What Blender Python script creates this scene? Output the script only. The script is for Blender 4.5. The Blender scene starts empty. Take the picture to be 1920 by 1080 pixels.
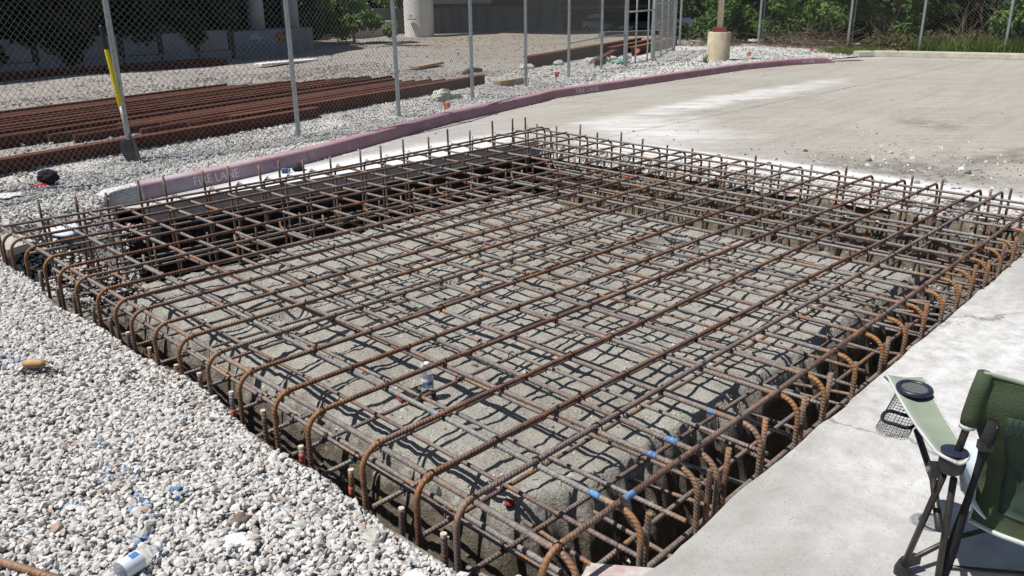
import bpy, bmesh, math, random
import numpy as np
from mathutils import Vector, Matrix, noise

random.seed(7)
RNG = np.random.default_rng(7)
S = bpy.context.scene
COL = S.collection
R = math.radians

# ------------------------------------------------------------------ camera
CAM_Z = 1.75
F_PX, YAW, PITCH, ROLL = 1545.0, 0.77604396, 0.34046137, -0.01321228
fw = Vector((math.cos(YAW)*math.cos(PITCH), math.sin(YAW)*math.cos(PITCH), -math.sin(PITCH)))
rt = Vector((math.sin(YAW), -math.cos(YAW), 0.0))
up = rt.cross(fw)
rt2 = rt*math.cos(ROLL) + up*math.sin(ROLL)
up2 = -rt*math.sin(ROLL) + up*math.cos(ROLL)
cam = bpy.data.cameras.new('camera')
cam.sensor_width = 36.0
cam.lens = F_PX/1920*36.0
cam.clip_start = 0.05
cam.clip_end = 600
camo = bpy.data.objects.new('camera', cam)
COL.objects.link(camo)
M = Matrix((rt2, up2, -fw)).transposed().to_4x4()
M.translation = (0, 0, CAM_Z)
camo.matrix_world = M
S.camera = camo

# ------------------------------------------------------------------ light
SUN_EL, SUN_AZ = 63.0, 148.0
W = bpy.data.worlds.new('World')
S.world = W
W.use_nodes = True
nt = W.node_tree
for n in list(nt.nodes):
    nt.nodes.remove(n)
sky = nt.nodes.new('ShaderNodeTexSky')
sky.sky_type = 'NISHITA'
sky.sun_disc = False
sky.sun_elevation = R(SUN_EL)
sky.sun_rotation = R(90 - SUN_AZ)
sky.air_density = 1.0
sky.dust_density = 0.6
bg = nt.nodes.new('ShaderNodeBackground')
bg.inputs[1].default_value = 0.06
wo = nt.nodes.new('ShaderNodeOutputWorld')
nt.links.new(sky.outputs[0], bg.inputs[0])
nt.links.new(bg.outputs[0], wo.inputs[0])
sun = bpy.data.lights.new('sun', 'SUN')
sun.energy = 5.0
sun.angle = R(0.53)
sun.color = (1.0, 0.968, 0.915)
suno = bpy.data.objects.new('sun', sun)
COL.objects.link(suno)
sd = Vector((math.cos(R(SUN_AZ))*math.cos(R(SUN_EL)), math.sin(R(SUN_AZ))*math.cos(R(SUN_EL)), math.sin(R(SUN_EL))))
suno.rotation_euler = (-sd).to_track_quat('-Z', 'Y').to_euler()
suno.location = sd*60
S.view_settings.view_transform = 'Standard'
S.view_settings.look = 'None'
S.view_settings.exposure = 0.25
S.view_settings.gamma = 1.0

# ------------------------------------------------------------------ materials
MATS = {}
class NT:
    """small node-tree helper"""
    def __init__(s, name, rough=0.9, metal=0.0, spec=0.3):
        m = bpy.data.materials.new(name)
        m.use_nodes = True
        s.m = m
        s.t = m.node_tree
        for n in list(s.t.nodes):
            s.t.nodes.remove(n)
        s.out = s.t.nodes.new('ShaderNodeOutputMaterial')
        s.b = s.t.nodes.new('ShaderNodeBsdfPrincipled')
        s.t.links.new(s.b.outputs[0], s.out.inputs[0])
        s.b.inputs['Roughness'].default_value = rough
        s.b.inputs['Metallic'].default_value = metal
        s.b.inputs['Specular IOR Level'].default_value = spec
        MATS[name] = m
        s._pos = None
    def n(s, t, **kw):
        nd = s.t.nodes.new(t)
        for k, v in kw.items():
            setattr(nd, k, v)
        return nd
    def l(s, a, b):
        s.t.links.new(a, b)
    def put(s, sock, v):
        if isinstance(v, bpy.types.NodeSocket):
            s.l(v, sock)
        elif v is not None:
            if isinstance(v, (tuple, list)) and len(v) == 3 and sock.type == 'RGBA':
                v = (*v, 1)
            sock.default_value = v
    def pos(s):
        if s._pos is None:
            s._pos = s.n('ShaderNodeNewGeometry').outputs['Position']
        return s._pos
    def objc(s):
        return s.n('ShaderNodeTexCoord').outputs['Object']
    def noise(s, scale, detail=4, rough=0.55, vec=None, dist=0.0, out=0):
        nd = s.n('ShaderNodeTexNoise')
        s.put(nd.inputs['Vector'], vec or s.pos())
        nd.inputs['Scale'].default_value = scale
        nd.inputs['Detail'].default_value = detail
        nd.inputs['Roughness'].default_value = rough
        nd.inputs['Distortion'].default_value = dist
        return nd.outputs[out]
    def voro(s, scale, feature='F1', vec=None, out='Distance', rand=1.0):
        nd = s.n('ShaderNodeTexVoronoi', feature=feature)
        s.put(nd.inputs['Vector'], vec or s.pos())
        nd.inputs['Scale'].default_value = scale
        nd.inputs['Randomness'].default_value = rand
        return nd.outputs[out]
    def ramp(s, fac, stops, interp='LINEAR'):
        nd = s.n('ShaderNodeValToRGB')
        cr = nd.color_ramp
        cr.interpolation = interp
        while len(cr.elements) < len(stops):
            cr.elements.new(0.5)
        for e, (p, c) in zip(cr.elements, stops):
            e.position = p
            if not isinstance(c, (tuple, list)):
                c = (c, c, c)
            e.color = (*c[:3], 1)
        s.l(fac, nd.inputs[0])
        return nd.outputs[0]
    def mix(s, fac, a, b, blend='MIX'):
        nd = s.n('ShaderNodeMix', data_type='RGBA', blend_type=blend)
        s.put(nd.inputs[0], fac)
        s.put(nd.inputs[6], a)
        s.put(nd.inputs[7], b)
        return nd.outputs[2]
    def math(s, op, a, b=None, c=None, clamp=False):
        nd = s.n('ShaderNodeMath', operation=op, use_clamp=clamp)
        s.put(nd.inputs[0], a)
        if b is not None:
            s.put(nd.inputs[1], b)
        if c is not None:
            s.put(nd.inputs[2], c)
        return nd.outputs[0]
    def mapr(s, v, a, b, c=0.0, d=1.0, smooth=False):
        nd = s.n('ShaderNodeMapRange', interpolation_type='SMOOTHSTEP' if smooth else 'LINEAR')
        s.put(nd.inputs[0], v)
        for i, x in enumerate((a, b, c, d)):
            nd.inputs[i+1].default_value = x
        return nd.outputs[0]
    def mapping(s, vec, loc=(0, 0, 0), rot=(0, 0, 0), scale=(1, 1, 1), vtype='POINT'):
        nd = s.n('ShaderNodeMapping', vector_type=vtype)
        s.put(nd.inputs['Vector'], vec)
        nd.inputs['Location'].default_value = loc
        nd.inputs['Rotation'].default_value = rot
        nd.inputs['Scale'].default_value = scale
        return nd.outputs[0]
    def blob(s, cx, cy, rx, ry, ang=0.0, soft=0.55, jit=0.35, jscale=0.9):
        """soft elliptical stain mask on the ground"""
        v = s.mapping(s.pos(), loc=(cx, cy, 0), rot=(0, 0, R(ang)), scale=(rx, ry, 1e3), vtype='TEXTURE')
        ln = s.n('ShaderNodeVectorMath', operation='LENGTH')
        s.l(v, ln.inputs[0])
        nz = s.noise(jscale, 4)
        d = s.math('ADD', ln.outputs['Value'], s.math('MULTIPLY', s.math('SUBTRACT', nz, 0.5), jit*4))
        return s.mapr(d, 1.0, 1.0-soft, 0.0, 1.0, True)
    def sepz(s):
        nd = s.n('ShaderNodeSeparateXYZ')
        s.l(s.pos(), nd.inputs[0])
        return nd.outputs
    def attr(s, name, typ='GEOMETRY', out='Fac'):
        nd = s.n('ShaderNodeAttribute', attribute_type=typ, attribute_name=name)
        return nd.outputs[out]
    def rnd_obj(s):
        return s.n('ShaderNodeObjectInfo').outputs['Random']
    def rnd_isl(s):
        return s.n('ShaderNodeNewGeometry').outputs['Random Per Island']
    def bump(s, h, strength=0.5, dist=0.02, prev=None):
        nd = s.n('ShaderNodeBump')
        nd.inputs['Strength'].default_value = strength
        nd.inputs['Distance'].default_value = dist
        s.l(h, nd.inputs['Height'])
        if prev is not None:
            s.l(prev, nd.inputs['Normal'])
        return nd.outputs[0]
    def fin(s, color=None, bump=None, rough=None):
        if color is not None:
            s.put(s.b.inputs['Base Color'], color)
        if bump is not None:
            s.l(bump, s.b.inputs['Normal'])
        if rough is not None:
            s.put(s.b.inputs['Roughness'], rough)
        return s.m

def simple(name, c, rough=0.7, metal=0.0, var=0.25, scale=20, bumpd=0.0, spec=0.3):
    t = NT(name, rough, metal, spec)
    nz = t.noise(scale, 5, 0.6, t.objc())
    a = tuple(x*(1-var) for x in c)
    b = tuple(min(1, x*(1+var)) for x in c)
    col = t.ramp(nz, [(0.3, a), (0.7, b)])
    bp = t.bump(nz, 0.5, bumpd) if bumpd else None
    return t.fin(col, bp)

# concrete pavement ---------------------------------------------------------
t = NT('pavement_concrete', 0.85, 0, 0.3)
xyz = t.sepz()
big = t.noise(0.35, 5, 0.6)
mid = t.noise(2.2, 6, 0.65)
sml = t.noise(11, 6, 0.7)
fine = t.noise(85, 4, 0.75)
def along(ang, lx, ly, det=6):
    return t.noise(1.0, det, 0.65, t.mapping(t.pos(), rot=(0, 0, R(ang)), scale=(lx, ly, 1), vtype='TEXTURE'))
sweep = along(-46, 1.5, 0.17)
sweep2 = along(-30, 0.5, 0.07)
track = along(3, 2.6, 0.22)
lane = t.mix(t.mapr(big, 0.3, 0.7), (0.265, 0.238, 0.195), (0.335, 0.31, 0.268))
slab = t.mix(t.mapr(mid, 0.35, 0.7), (0.285, 0.275, 0.258), (0.37, 0.362, 0.348))
base = t.mix(t.mapr(xyz[0], 7.0, 9.5), slab, lane)
base = t.mix(t.mapr(sml, 0.40, 0.72, 0, 0.55), base, (0.42, 0.41, 0.39))
base = t.mix(t.mapr(sweep, 0.45, 0.70, 0, 0.45), base, (0.43, 0.42, 0.40))
base = t.mix(t.mapr(track, 0.52, 0.34, 0, 0.30), base, (0.19, 0.175, 0.15))
# chalky dust left by the saw cutting, round the pit and in a band along the lane
near = t.blob(4.3, 0.95, 2.4, 0.75, 3, 0.8, 0.30, 1.6)
near2 = t.blob(2.9, 0.35, 1.8, 0.9, 20, 0.8, 0.4, 1.3)
band = t.blob(12.9, 7.55, 6.2, 0.62, 0, 0.8, 0.30, 0.9)
bandb = t.blob(9.4, 6.5, 2.0, 1.5, 15, 0.8, 0.40, 0.9)
band2 = t.blob(5.6, 7.55, 3.4, 0.62, 4, 0.55, 0.12, 1.2)
band4 = t.blob(17.5, 3.6, 5.0, .4, 15, 0.8, 0.4, 0.8)
edge = t.blob(8.15, 4.2, 0.45, 3.8, 0, 0.6, 0.25, 1.5)
mx_ = lambda a_, b_: t.math('MAXIMUM', a_, b_)
ml_ = lambda a_, b_: t.math('MULTIPLY', a_, b_)
brush_ = ml_(t.mapr(sweep, 0.34, 0.64, 0.35, 1.0), t.mapr(mid, 0.30, 0.60, 0.45, 1.0))
w1 = ml_(mx_(mx_(ml_(band, 0.95), ml_(bandb, 0.85)), ml_(band4, 0.55)), brush_)
w2 = ml_(mx_(ml_(near, 0.72), ml_(near2, 0.30)), t.mapr(sml, 0.34, 0.62, 0.25, 1.0))
w3 = mx_(band2, edge)
w = mx_(mx_(w1, w2), ml_(w3, t.mapr(sml, 0.25, 0.5, 0.5, 1.0)))
base = t.mix(ml_(w, 0.92), base, (0.68, 0.68, 0.68))
# soil dragged out of the pit
d1 = t.blob(8.95, 3.0, 0.6, 1.6, -8, 0.8, 0.35, 1.8)
d2 = t.blob(9.9, 2.6, 1.5, 0.6, -15, 0.8, 0.5, 1.6)
d3 = t.blob(12.4, 4.0, 0.5, 1.1, -30, 0.8, 0.4, 1.4)
d4 = t.blob(9.6, 0.8, 1.5, 1.0, 10, 0.8, 0.5, 1.2)
dd = mx_(mx_(d1, ml_(d2, 0.8)), mx_(ml_(d3, 0.6), ml_(d4, 0.7)))
dd = ml_(dd, t.mapr(t.noise(4.5, 6, 0.75), 0.36, 0.56))
base = t.mix(ml_(dd, 0.9), base, (0.125, 0.112, 0.095))
# stains, pores, scuffs, hairline cracks
stain = t.mapr(t.noise(0.9, 5, 0.7), 0.58, 0.72)
base = t.mix(ml_(stain, 0.35), base, (0.20, 0.18, 0.155))
pores = t.mapr(t.voro(55), 0.10, 0.20, 1, 0)
base = t.mix(ml_(pores, t.mapr(sml, 0.45, 0.65, 0, 0.7)), base, (0.13, 0.12, 0.11))
scuff = t.mapr(sweep2, 0.60, 0.74)
base = t.mix(ml_(scuff, 0.4), base, (0.20, 0.19, 0.18))
base = t.mix(t.mapr(fine, 0.40, 0.28, 0.0, 0.5), base, (0.17, 0.16, 0.145))
base = t.mix(t.mapr(fine, 0.60, 0.72, 0.0, 0.35), base, (0.66, 0.65, 0.63))
wob = t.n('ShaderNodeVectorMath', operation='ADD')
t.l(t.pos(), wob.inputs[0])
nzc = t.noise(1.5, 5, 0.6, out=1)
scl = t.n('ShaderNodeVectorMath', operation='SCALE'); scl.inputs['Scale'].default_value = 0.5
t.l(nzc, scl.inputs[0]); t.l(scl.outputs[0], wob.inputs[1])
ce = t.voro(0.22, 'DISTANCE_TO_EDGE', wob.outputs[0])
crack = t.mapr(ce, 0.0006, 0.0022, 1, 0)
base = t.mix(ml_(crack, 0.55), base, (0.10, 0.095, 0.085))
hgt = t.math('ADD', ml_(fine, 0.5), t.math('ADD', ml_(sml, 0.6), ml_(pores, -0.5)))
t.fin(base, t.bump(hgt, 0.5, 0.010))

t = NT('broken_concrete', 0.95, 0, 0.2)
v = t.voro(38)
nz = t.noise(9, 6, 0.65)
c = t.ramp(nz, [(0.3, (0.44, 0.43, 0.41)), (0.55, (0.60, 0.59, 0.575)), (0.75, (0.70, 0.69, 0.68))])
c = t.mix(t.mapr(v, 0.2, 0.6, 0.0, 0.25), c, (0.36, 0.33, 0.30))
t.fin(c, t.bump(t.math('ADD', nz, v), 0.7, 0.02))

def kerb_paint(name, dirt):
    t = NT(name, 0.75, 0, 0.3)
    nz = t.noise(3.0, 6, 0.7)
    fn = t.noise(40, 5, 0.7)
    x = t.sepz()[0]
    c = t.mix(t.mapr(nz, 0.3, 0.75), (0.31, 0.155, 0.185), (0.39, 0.235, 0.26))
    chip = t.math('MULTIPLY', t.mapr(t.noise(18, 6, 0.8), 0.54, 0.62), t.mapr(t.noise(1.7, 4, 0.6), 0.42, 0.62, 0.15, 1.0))
    c = t.mix(t.math('MULTIPLY', chip, 0.7), c, (0.50, 0.45, 0.44))
    # paint is worn pale towards the dug-up end of the kerb
    fade = t.math('MULTIPLY', t.mapr(x, 6.0, 3.6), t.mapr(t.noise(2.2, 5, 0.7), 0.35, 0.6))
    c = t.mix(t.math('MULTIPLY', fade, 0.75), c, (0.44, 0.40, 0.43))
    sc = t.mapr(t.noise(1, 6, 0.7, t.mapping(t.pos(), scale=(14, 14, 60))), 0.62, 0.75)
    c = t.mix(t.math('MULTIPLY', sc, 0.35), c, (0.15, 0.10, 0.11))
    return t.fin(c, t.bump(fn, 0.35, 0.006))
kerb_paint('kerb_paint', 0)
t = NT('plain_kerb', 0.85)
nz = t.noise(4, 5, 0.65)
t.fin(t.ramp(nz, [(0.3, (0.30, 0.28, 0.23)), (0.7, (0.46, 0.43, 0.36))]), t.bump(t.noise(50, 3), 0.3, 0.006))
simple('stencil_white', (0.72, 0.68, 0.70), 0.8, var=0.3, scale=30)

# soils and gravel ---------------------------------------------------------
t = NT('pit_soil', 1.0, 0, 0.1)
z = t.sepz()
n1 = t.noise(1.3, 5, 0.6)
n2 = t.noise(14, 6, 0.7)
n3 = t.noise(70, 4, 0.7)
n4 = t.noise(170, 3, 0.7)
dry = t.mix(t.mapr(n2, 0.3, 0.7), (0.34, 0.325, 0.29), (0.46, 0.445, 0.40))
crumb = t.mapr(n3, 0.52, 0.68)
dry = t.mix(t.math('MULTIPLY', crumb, 0.55), dry, (0.46, 0.43, 0.37))
dry = t.mix(t.mapr(n3, 0.46, 0.32, 0, 0.65), dry, (0.15, 0.135, 0.115))
dry = t.mix(t.mapr(n4, 0.45, 0.33, 0, 0.5), dry, (0.16, 0.145, 0.125))
dry = t.mix(t.mapr(n4, 0.58, 0.68, 0, 0.5), dry, (0.60, 0.58, 0.53))
dry = t.mix(t.mapr(n1, 0.50, 0.62, 0, 0.35), dry, (0.26, 0.23, 0.19))
clay = t.mix(t.mapr(n2, 0.3, 0.7), (0.085, 0.070, 0.054), (0.185, 0.158, 0.124))
clay = t.mix(t.math('MULTIPLY', crumb, 0.4), clay, (0.24, 0.20, 0.15))
tan_ = t.mix(t.mapr(n2, 0.35, 0.65), (0.105, 0.090, 0.070), (0.27, 0.235, 0.18))
tan_ = t.mix(t.math('MULTIPLY', crumb, 0.5), tan_, (0.42, 0.38, 0.31))
# strata: crusted fill on top, brown clay below, sandy fill along the far cut; colour turns black towards the lane edge
top = t.mapr(t.math('ADD', z[2], t.math('MULTIPLY', t.math('SUBTRACT', n2, 0.5), 0.22)), -0.40, -0.28)
c = t.mix(top, clay, dry)
far = t.math('MULTIPLY', t.mapr(z[0], 6.7, 7.1), t.mapr(t.math('ADD', z[1], t.math('MULTIPLY', n1, 1.2)), 7.4, 6.9))
c = t.mix(far, c, tan_)
fl = t.mapr(t.math('ADD', z[1], t.math('MULTIPLY', n2, 0.1)), 6.75, 6.95)
black = t.mix(t.mapr(t.noise(26, 5, 0.7), 0.45, 0.66), (0.020, 0.020, 0.021), (0.10, 0.095, 0.09))
c = t.mix(fl, c, black)
h = t.math('ADD', t.math('MULTIPLY', n2, 1.0), t.math('ADD', t.math('MULTIPLY', n3, 0.75), t.math('MULTIPLY', n4, 0.25)))
t.fin(c, t.bump(h, 0.9, 0.028))

def stone_mat(name, stops, bump=0.25, lite=0.35):
    t = NT(name, 0.9, 0, 0.2)
    r = t.rnd_isl()
    c = t.ramp(r, stops, 'CONSTANT')
    nz = t.noise(60, 4, 0.65)
    c = t.mix(t.mapr(nz, 0.35, 0.7, 0, 0.35), c, (0.30, 0.28, 0.26))
    r2 = t.math('FRACT', t.math('MULTIPLY', r, 37.7))
    c = t.mix(t.math('MULTIPLY', r2, lite), c, (0.62, 0.61, 0.60))
    return t.fin(c, t.bump(nz, bump, 0.006))
LIME = [(0.0, (0.42, 0.405, 0.38)), (0.08, (0.50, 0.48, 0.45)), (0.30, (0.56, 0.54, 0.51)), (0.50, (0.60, 0.585, 0.56)), (0.72, (0.53, 0.515, 0.495)),
        (0.84, (0.40, 0.34, 0.28)), (0.90, (0.36, 0.35, 0.36)), (0.955, (0.36, 0.22, 0.155)), (0.98, (0.24, 0.225, 0.21))]
stone_mat('limestone_gravel', LIME)
stone_mat('strip_gravel', [(0.0, (0.32, 0.31, 0.29)), (0.12, (0.44, 0.43, 0.40)), (0.35, (0.52, 0.51, 0.48)), (0.6, (0.57, 0.56, 0.54)), (0.8, (0.46, 0.45, 0.43)), (0.93, (0.34, 0.30, 0.26))])
stone_mat('ballast', [(0.0, (0.17, 0.15, 0.14)), (0.2, (0.25, 0.225, 0.205)), (0.5, (0.31, 0.28, 0.26)), (0.75, (0.37, 0.345, 0.325)), (0.9, (0.22, 0.165, 0.14))], lite=0.2)
stone_mat('debris_stone', [(0.0, (0.10, 0.09, 0.08)), (0.3, (0.26, 0.24, 0.21)), (0.6, (0.42, 0.40, 0.37)), (0.8, (0.58, 0.56, 0.53))])
stone_mat('soil_crumbs', [(0.0, (0.22, 0.20, 0.165)), (0.2, (0.32, 0.30, 0.25)), (0.55, (0.40, 0.38, 0.33)), (0.85, (0.50, 0.48, 0.43))])
stone_mat('clod_soil', [(0.0, (0.06, 0.05, 0.04)), (0.3, (0.11, 0.093, 0.075)), (0.6, (0.18, 0.158, 0.13)), (0.85, (0.28, 0.255, 0.215))], 0.5, 0.08)
t = NT('blue_paint_stone', 0.8)
r = t.rnd_isl()
t.fin(t.ramp(r, [(0.0, (0.09, 0.19, 0.38)), (0.3, (0.20, 0.30, 0.45)), (0.6, (0.36, 0.43, 0.50))], 'CONSTANT'))

t = NT('gravel_base', 1.0, 0, 0.1)
v = t.voro(34, out='Color')
vd = t.voro(34)
c = t.mix(0.35, (0.40, 0.38, 0.35), v)
hs = t.n('ShaderNodeHueSaturation'); hs.inputs['Saturation'].default_value = 0.12
t.l(c, hs.inputs['Color'])
c = t.mix(t.mapr(vd, 0.25, 0.7, 0, 0.7), hs.outputs[0], (0.10, 0.095, 0.09))
t.fin(c, t.bump(vd, -1.0, 0.03))

t = NT('yard_ground', 1.0, 0, 0.1)
xyz = t.sepz()
v = t.voro(20, out='Color')
vd = t.voro(20)
bw = t.n('ShaderNodeRGBToBW'); t.l(v, bw.inputs[0])
n1 = t.noise(0.35, 5, 0.6)
n2 = t.noise(2.5, 6, 0.7)
grey = t.mix(bw.outputs[0], (0.23, 0.215, 0.20), (0.42, 0.395, 0.37))
brown = t.mix(bw.outputs[0], (0.19, 0.162, 0.145), (0.36, 0.315, 0.285))
# crushed limestone beside the kerb, older brown ballast past the rails
dline = t.math('SUBTRACT', xyz[1], t.math('MULTIPLY', xyz[0], 0.30))
m = t.mapr(t.math('ADD', dline, t.math('MULTIPLY', t.math('SUBTRACT', n1, 0.5), 3.0)), 8.4, 10.0)
white = t.mix(bw.outputs[0], (0.42, 0.41, 0.385), (0.60, 0.59, 0.565))
c = t.mix(m, white, t.mix(t.mapr(n1, 0.40, 0.60), brown, grey))
c = t.mix(t.mapr(n2, 0.55, 0.75, 0, 0.35), c, (0.20, 0.165, 0.14))
far_tan = t.mapr(xyz[0], 16, 24)
c = t.mix(t.math('MULTIPLY', t.math('MULTIPLY', far_tan, m), 0.6), c, (0.31, 0.255, 0.18))
c = t.mix(t.mapr(vd, 0.3, 0.75, 0, 0.45), c, (0.15, 0.14, 0.13))
t.fin(c, t.bump(vd, -0.9, 0.05))

t = NT('lawn_soil', 1.0, 0, 0.1)
nz = t.noise(1.5, 6, 0.7)
t.fin(t.ramp(nz, [(0.35, (0.07, 0.075, 0.03)), (0.6, (0.16, 0.13, 0.085))]), t.bump(t.noise(8, 5), 0.6, 0.05))
t = NT('far_asphalt', 0.95)
t.fin(t.ramp(t.noise(2, 5), [(0.3, (0.07, 0.068, 0.065)), (0.7, (0.12, 0.115, 0.11))]))

# metals ---------------------------------------------------------------------
t = NT('rebar_steel', 0.72, 0.25, 0.4)
tone = t.n('ShaderNodeObjectInfo')
bw = t.n('ShaderNodeSeparateColor'); t.l(tone.outputs['Color'], bw.inputs[0])
L = t.attr('len')
bend = t.attr('bend')
vec = t.n('ShaderNodeCombineXYZ')
t.l(L, vec.inputs[0]); t.l(t.math('MULTIPLY', tone.outputs['Random'], 90.0), vec.inputs[1])
lnz = t.noise(1.3, 4, 0.6, vec.outputs[0])
lnz2 = t.noise(9.0, 4, 0.65, vec.outputs[0])
pz = t.noise(45, 5, 0.7)
grey = t.mix(t.mapr(pz, 0.35, 0.7), (0.15, 0.145, 0.14), (0.31, 0.305, 0.295))
brown = t.mix(t.mapr(pz, 0.35, 0.7), (0.080, 0.038, 0.027), (0.20, 0.098, 0.064))
orange = t.mix(t.mapr(pz, 0.3, 0.7), (0.21, 0.088, 0.030), (0.40, 0.20, 0.075))
tw = t.math('ADD', bw.outputs[0], t.math('MULTIPLY', t.math('SUBTRACT', lnz, 0.5), 1.1), clamp=True)
c = t.mix(tw, brown, grey)
ow = t.mapr(t.math('ADD', lnz2, t.math('MULTIPLY', bw.outputs[1], 0.16)), 0.60, 0.74, 0, 0.8)
c = t.mix(ow, c, orange)
c = t.mix(t.math('MULTIPLY', bend, t.mapr(pz, 0.25, 0.55, 0.55, 1.0)), c, orange)
dust = t.n('ShaderNodeNewGeometry')
sx = t.n('ShaderNodeSeparateXYZ'); t.l(dust.outputs['Normal'], sx.inputs[0])
c = t.mix(t.math('MULTIPLY', t.mapr(sx.outputs[2], 0.5, 1.0), t.mapr(lnz, 0.45, 0.7, 0, 0.22)), c, (0.40, 0.37, 0.32))
wave = t.math('SINE', t.math('ADD', t.math('MULTIPLY', L, 2*math.pi/0.0165), t.math('MULTIPLY', t.attr('ang'), 1.0)))
h = t.math('ADD', t.math('MULTIPLY', wave, 0.55), t.math('MULTIPLY', pz, 0.6))
t.fin(c, t.bump(h, 0.6, 0.0026))
simple('blue_marker', (0.10, 0.20, 0.38), 0.75, var=0.6, scale=90)
simple('red_marker', (0.42, 0.10, 0.06), 0.7, var=0.5, scale=90)
simple('orange_marker', (0.48, 0.17, 0.05), 0.6, var=0.3, scale=60)
simple('saw_cut_end', (0.52, 0.42, 0.34), 0.7, var=0.25, scale=80)
simple('tie_wire', (0.035, 0.03, 0.028), 0.6, 0.5, var=0.3)
t = NT('galvanized', 0.45, 0.6, 0.5)
nz = t.noise(14, 5, 0.65, t.objc())
t.fin(t.ramp(nz, [(0.3, (0.30, 0.325, 0.335)), (0.7, (0.47, 0.495, 0.505))]), t.bump(nz, 0.2, 0.004))
t = NT('fence_wire', 0.5, 0.5, 0.4)
t.fin((0.22, 0.225, 0.22))
t = NT('rail_rust', 0.9, 0.0, 0.2)
nz = t.noise(7, 6, 0.7)
st = t.noise(3.0, 5, 0.7)
c = t.mix(t.mapr(nz, 0.3, 0.7), (0.052, 0.019, 0.013), (0.15, 0.055, 0.034))
c = t.mix(t.mapr(st, 0.55, 0.75, 0, 0.5), c, (0.21, 0.10, 0.055))
oi = t.n('ShaderNodeObjectInfo')
c = t.mix(t.mapr(oi.outputs['Random'], 0.6, 1.0, 0.0, 0.4), c, (0.22, 0.12, 0.075))
t.fin(c, t.bump(nz, 0.5, 0.01))
simple('rust_plate', (0.20, 0.06, 0.04), 0.9, var=0.4, scale=25)
t = NT('pole_paint', 0.6)
t.fin(t.ramp(t.noise(6, 5, 0.6), [(0.3, (0.26, 0.215, 0.165)), (0.7, (0.33, 0.285, 0.225))]))
t = NT('pier_concrete', 0.9)
nz = t.noise(5, 6, 0.65)
st = t.noise(1, 5, 0.7, t.mapping(t.pos(), scale=(9, 9, 1.0)))
c = t.ramp(nz, [(0.3, (0.40, 0.345, 0.24)), (0.7, (0.56, 0.50, 0.38))])
zz = t.sepz()[2]
rm = t.math('MULTIPLY', t.mapr(zz, 0.45, 0.85), t.mapr(st, 0.48, 0.66))
c = t.mix(t.math('MULTIPLY', rm, 0.7), c, (0.36, 0.17, 0.06))
t.fin(c, t.bump(nz, 0.3, 0.01))
t = NT('bridge_concrete', 0.9)
nz = t.noise(1.2, 6, 0.65)
st = t.noise(1, 6, 0.7, t.mapping(t.pos(), scale=(3, 3, 0.25)))
c = t.ramp(nz, [(0.3, (0.30, 0.295, 0.28)), (0.7, (0.42, 0.41, 0.39))])
c = t.mix(t.mapr(st, 0.5, 0.75, 0, 0.5), c, (0.20, 0.19, 0.18))
t.fin(c, t.bump(t.noise(12, 4), 0.3, 0.01))
t = NT('sunlit_concrete', 0.85)  # paler copy of the bridge concrete, sunlight on the large column put into colour
nz = t.noise(1.2, 6, 0.65)
t.fin(t.ramp(nz, [(0.3, (0.60, 0.59, 0.56)), (0.7, (0.74, 0.73, 0.70))]), t.bump(t.noise(12, 4), 0.3, 0.01))
t = NT('shade_toned_concrete', 0.95)  # dark concrete copy, underpass shade is put into its colour
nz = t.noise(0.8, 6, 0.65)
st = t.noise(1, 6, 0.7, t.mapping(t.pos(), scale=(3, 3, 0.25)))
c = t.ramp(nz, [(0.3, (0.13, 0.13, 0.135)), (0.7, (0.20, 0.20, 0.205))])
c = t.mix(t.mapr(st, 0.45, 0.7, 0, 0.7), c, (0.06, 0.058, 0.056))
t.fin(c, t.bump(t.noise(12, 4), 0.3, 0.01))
t = NT('wall_panel', 0.9)
nz = t.noise(2.5, 6, 0.65)
t.fin(t.ramp(nz, [(0.3, (0.17, 0.18, 0.20)), (0.7, (0.25, 0.26, 0.285))]), t.bump(t.noise(30, 4), 0.3, 0.006))
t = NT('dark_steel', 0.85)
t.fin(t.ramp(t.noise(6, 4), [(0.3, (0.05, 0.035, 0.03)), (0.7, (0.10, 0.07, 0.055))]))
t = NT('graffiti_blue', 0.8)
n1 = t.mapr(t.noise(7, 3, 0.5, None, 2.5), 0.50, 0.53)
t.fin(t.mix(n1, (0.42, 0.44, 0.48), (0.03, 0.06, 0.22)))
t = NT('graffiti_yellow', 0.8)
n1 = t.mapr(t.noise(6, 3, 0.5, None, 2.5), 0.48, 0.50)
n2 = t.mapr(t.noise(9, 3, 0.5, None, 1.5), 0.5, 0.52)
t.fin(t.mix(n1, (0.03, 0.025, 0.03), t.mix(n2, (0.55, 0.36, 0.06), (0.30, 0.14, 0.12))))
t = NT('brick_wall', 0.9)
br = t.n('ShaderNodeTexBrick')
t.l(t.mapping(t.pos(), rot=(R(90), 0, 0), scale=(1, 1, 1)), br.inputs['Vector'])
br.inputs['Color1'].default_value = (0.22, 0.10, 0.065, 1)
br.inputs['Color2'].default_value = (0.28, 0.14, 0.09, 1)
br.inputs['Mortar'].default_value = (0.30, 0.27, 0.24, 1)
br.inputs['Scale'].default_value = 3.0
t.fin(br.outputs[0])
simple('window_dark', (0.02, 0.022, 0.026), 0.15, spec=0.5)

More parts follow.
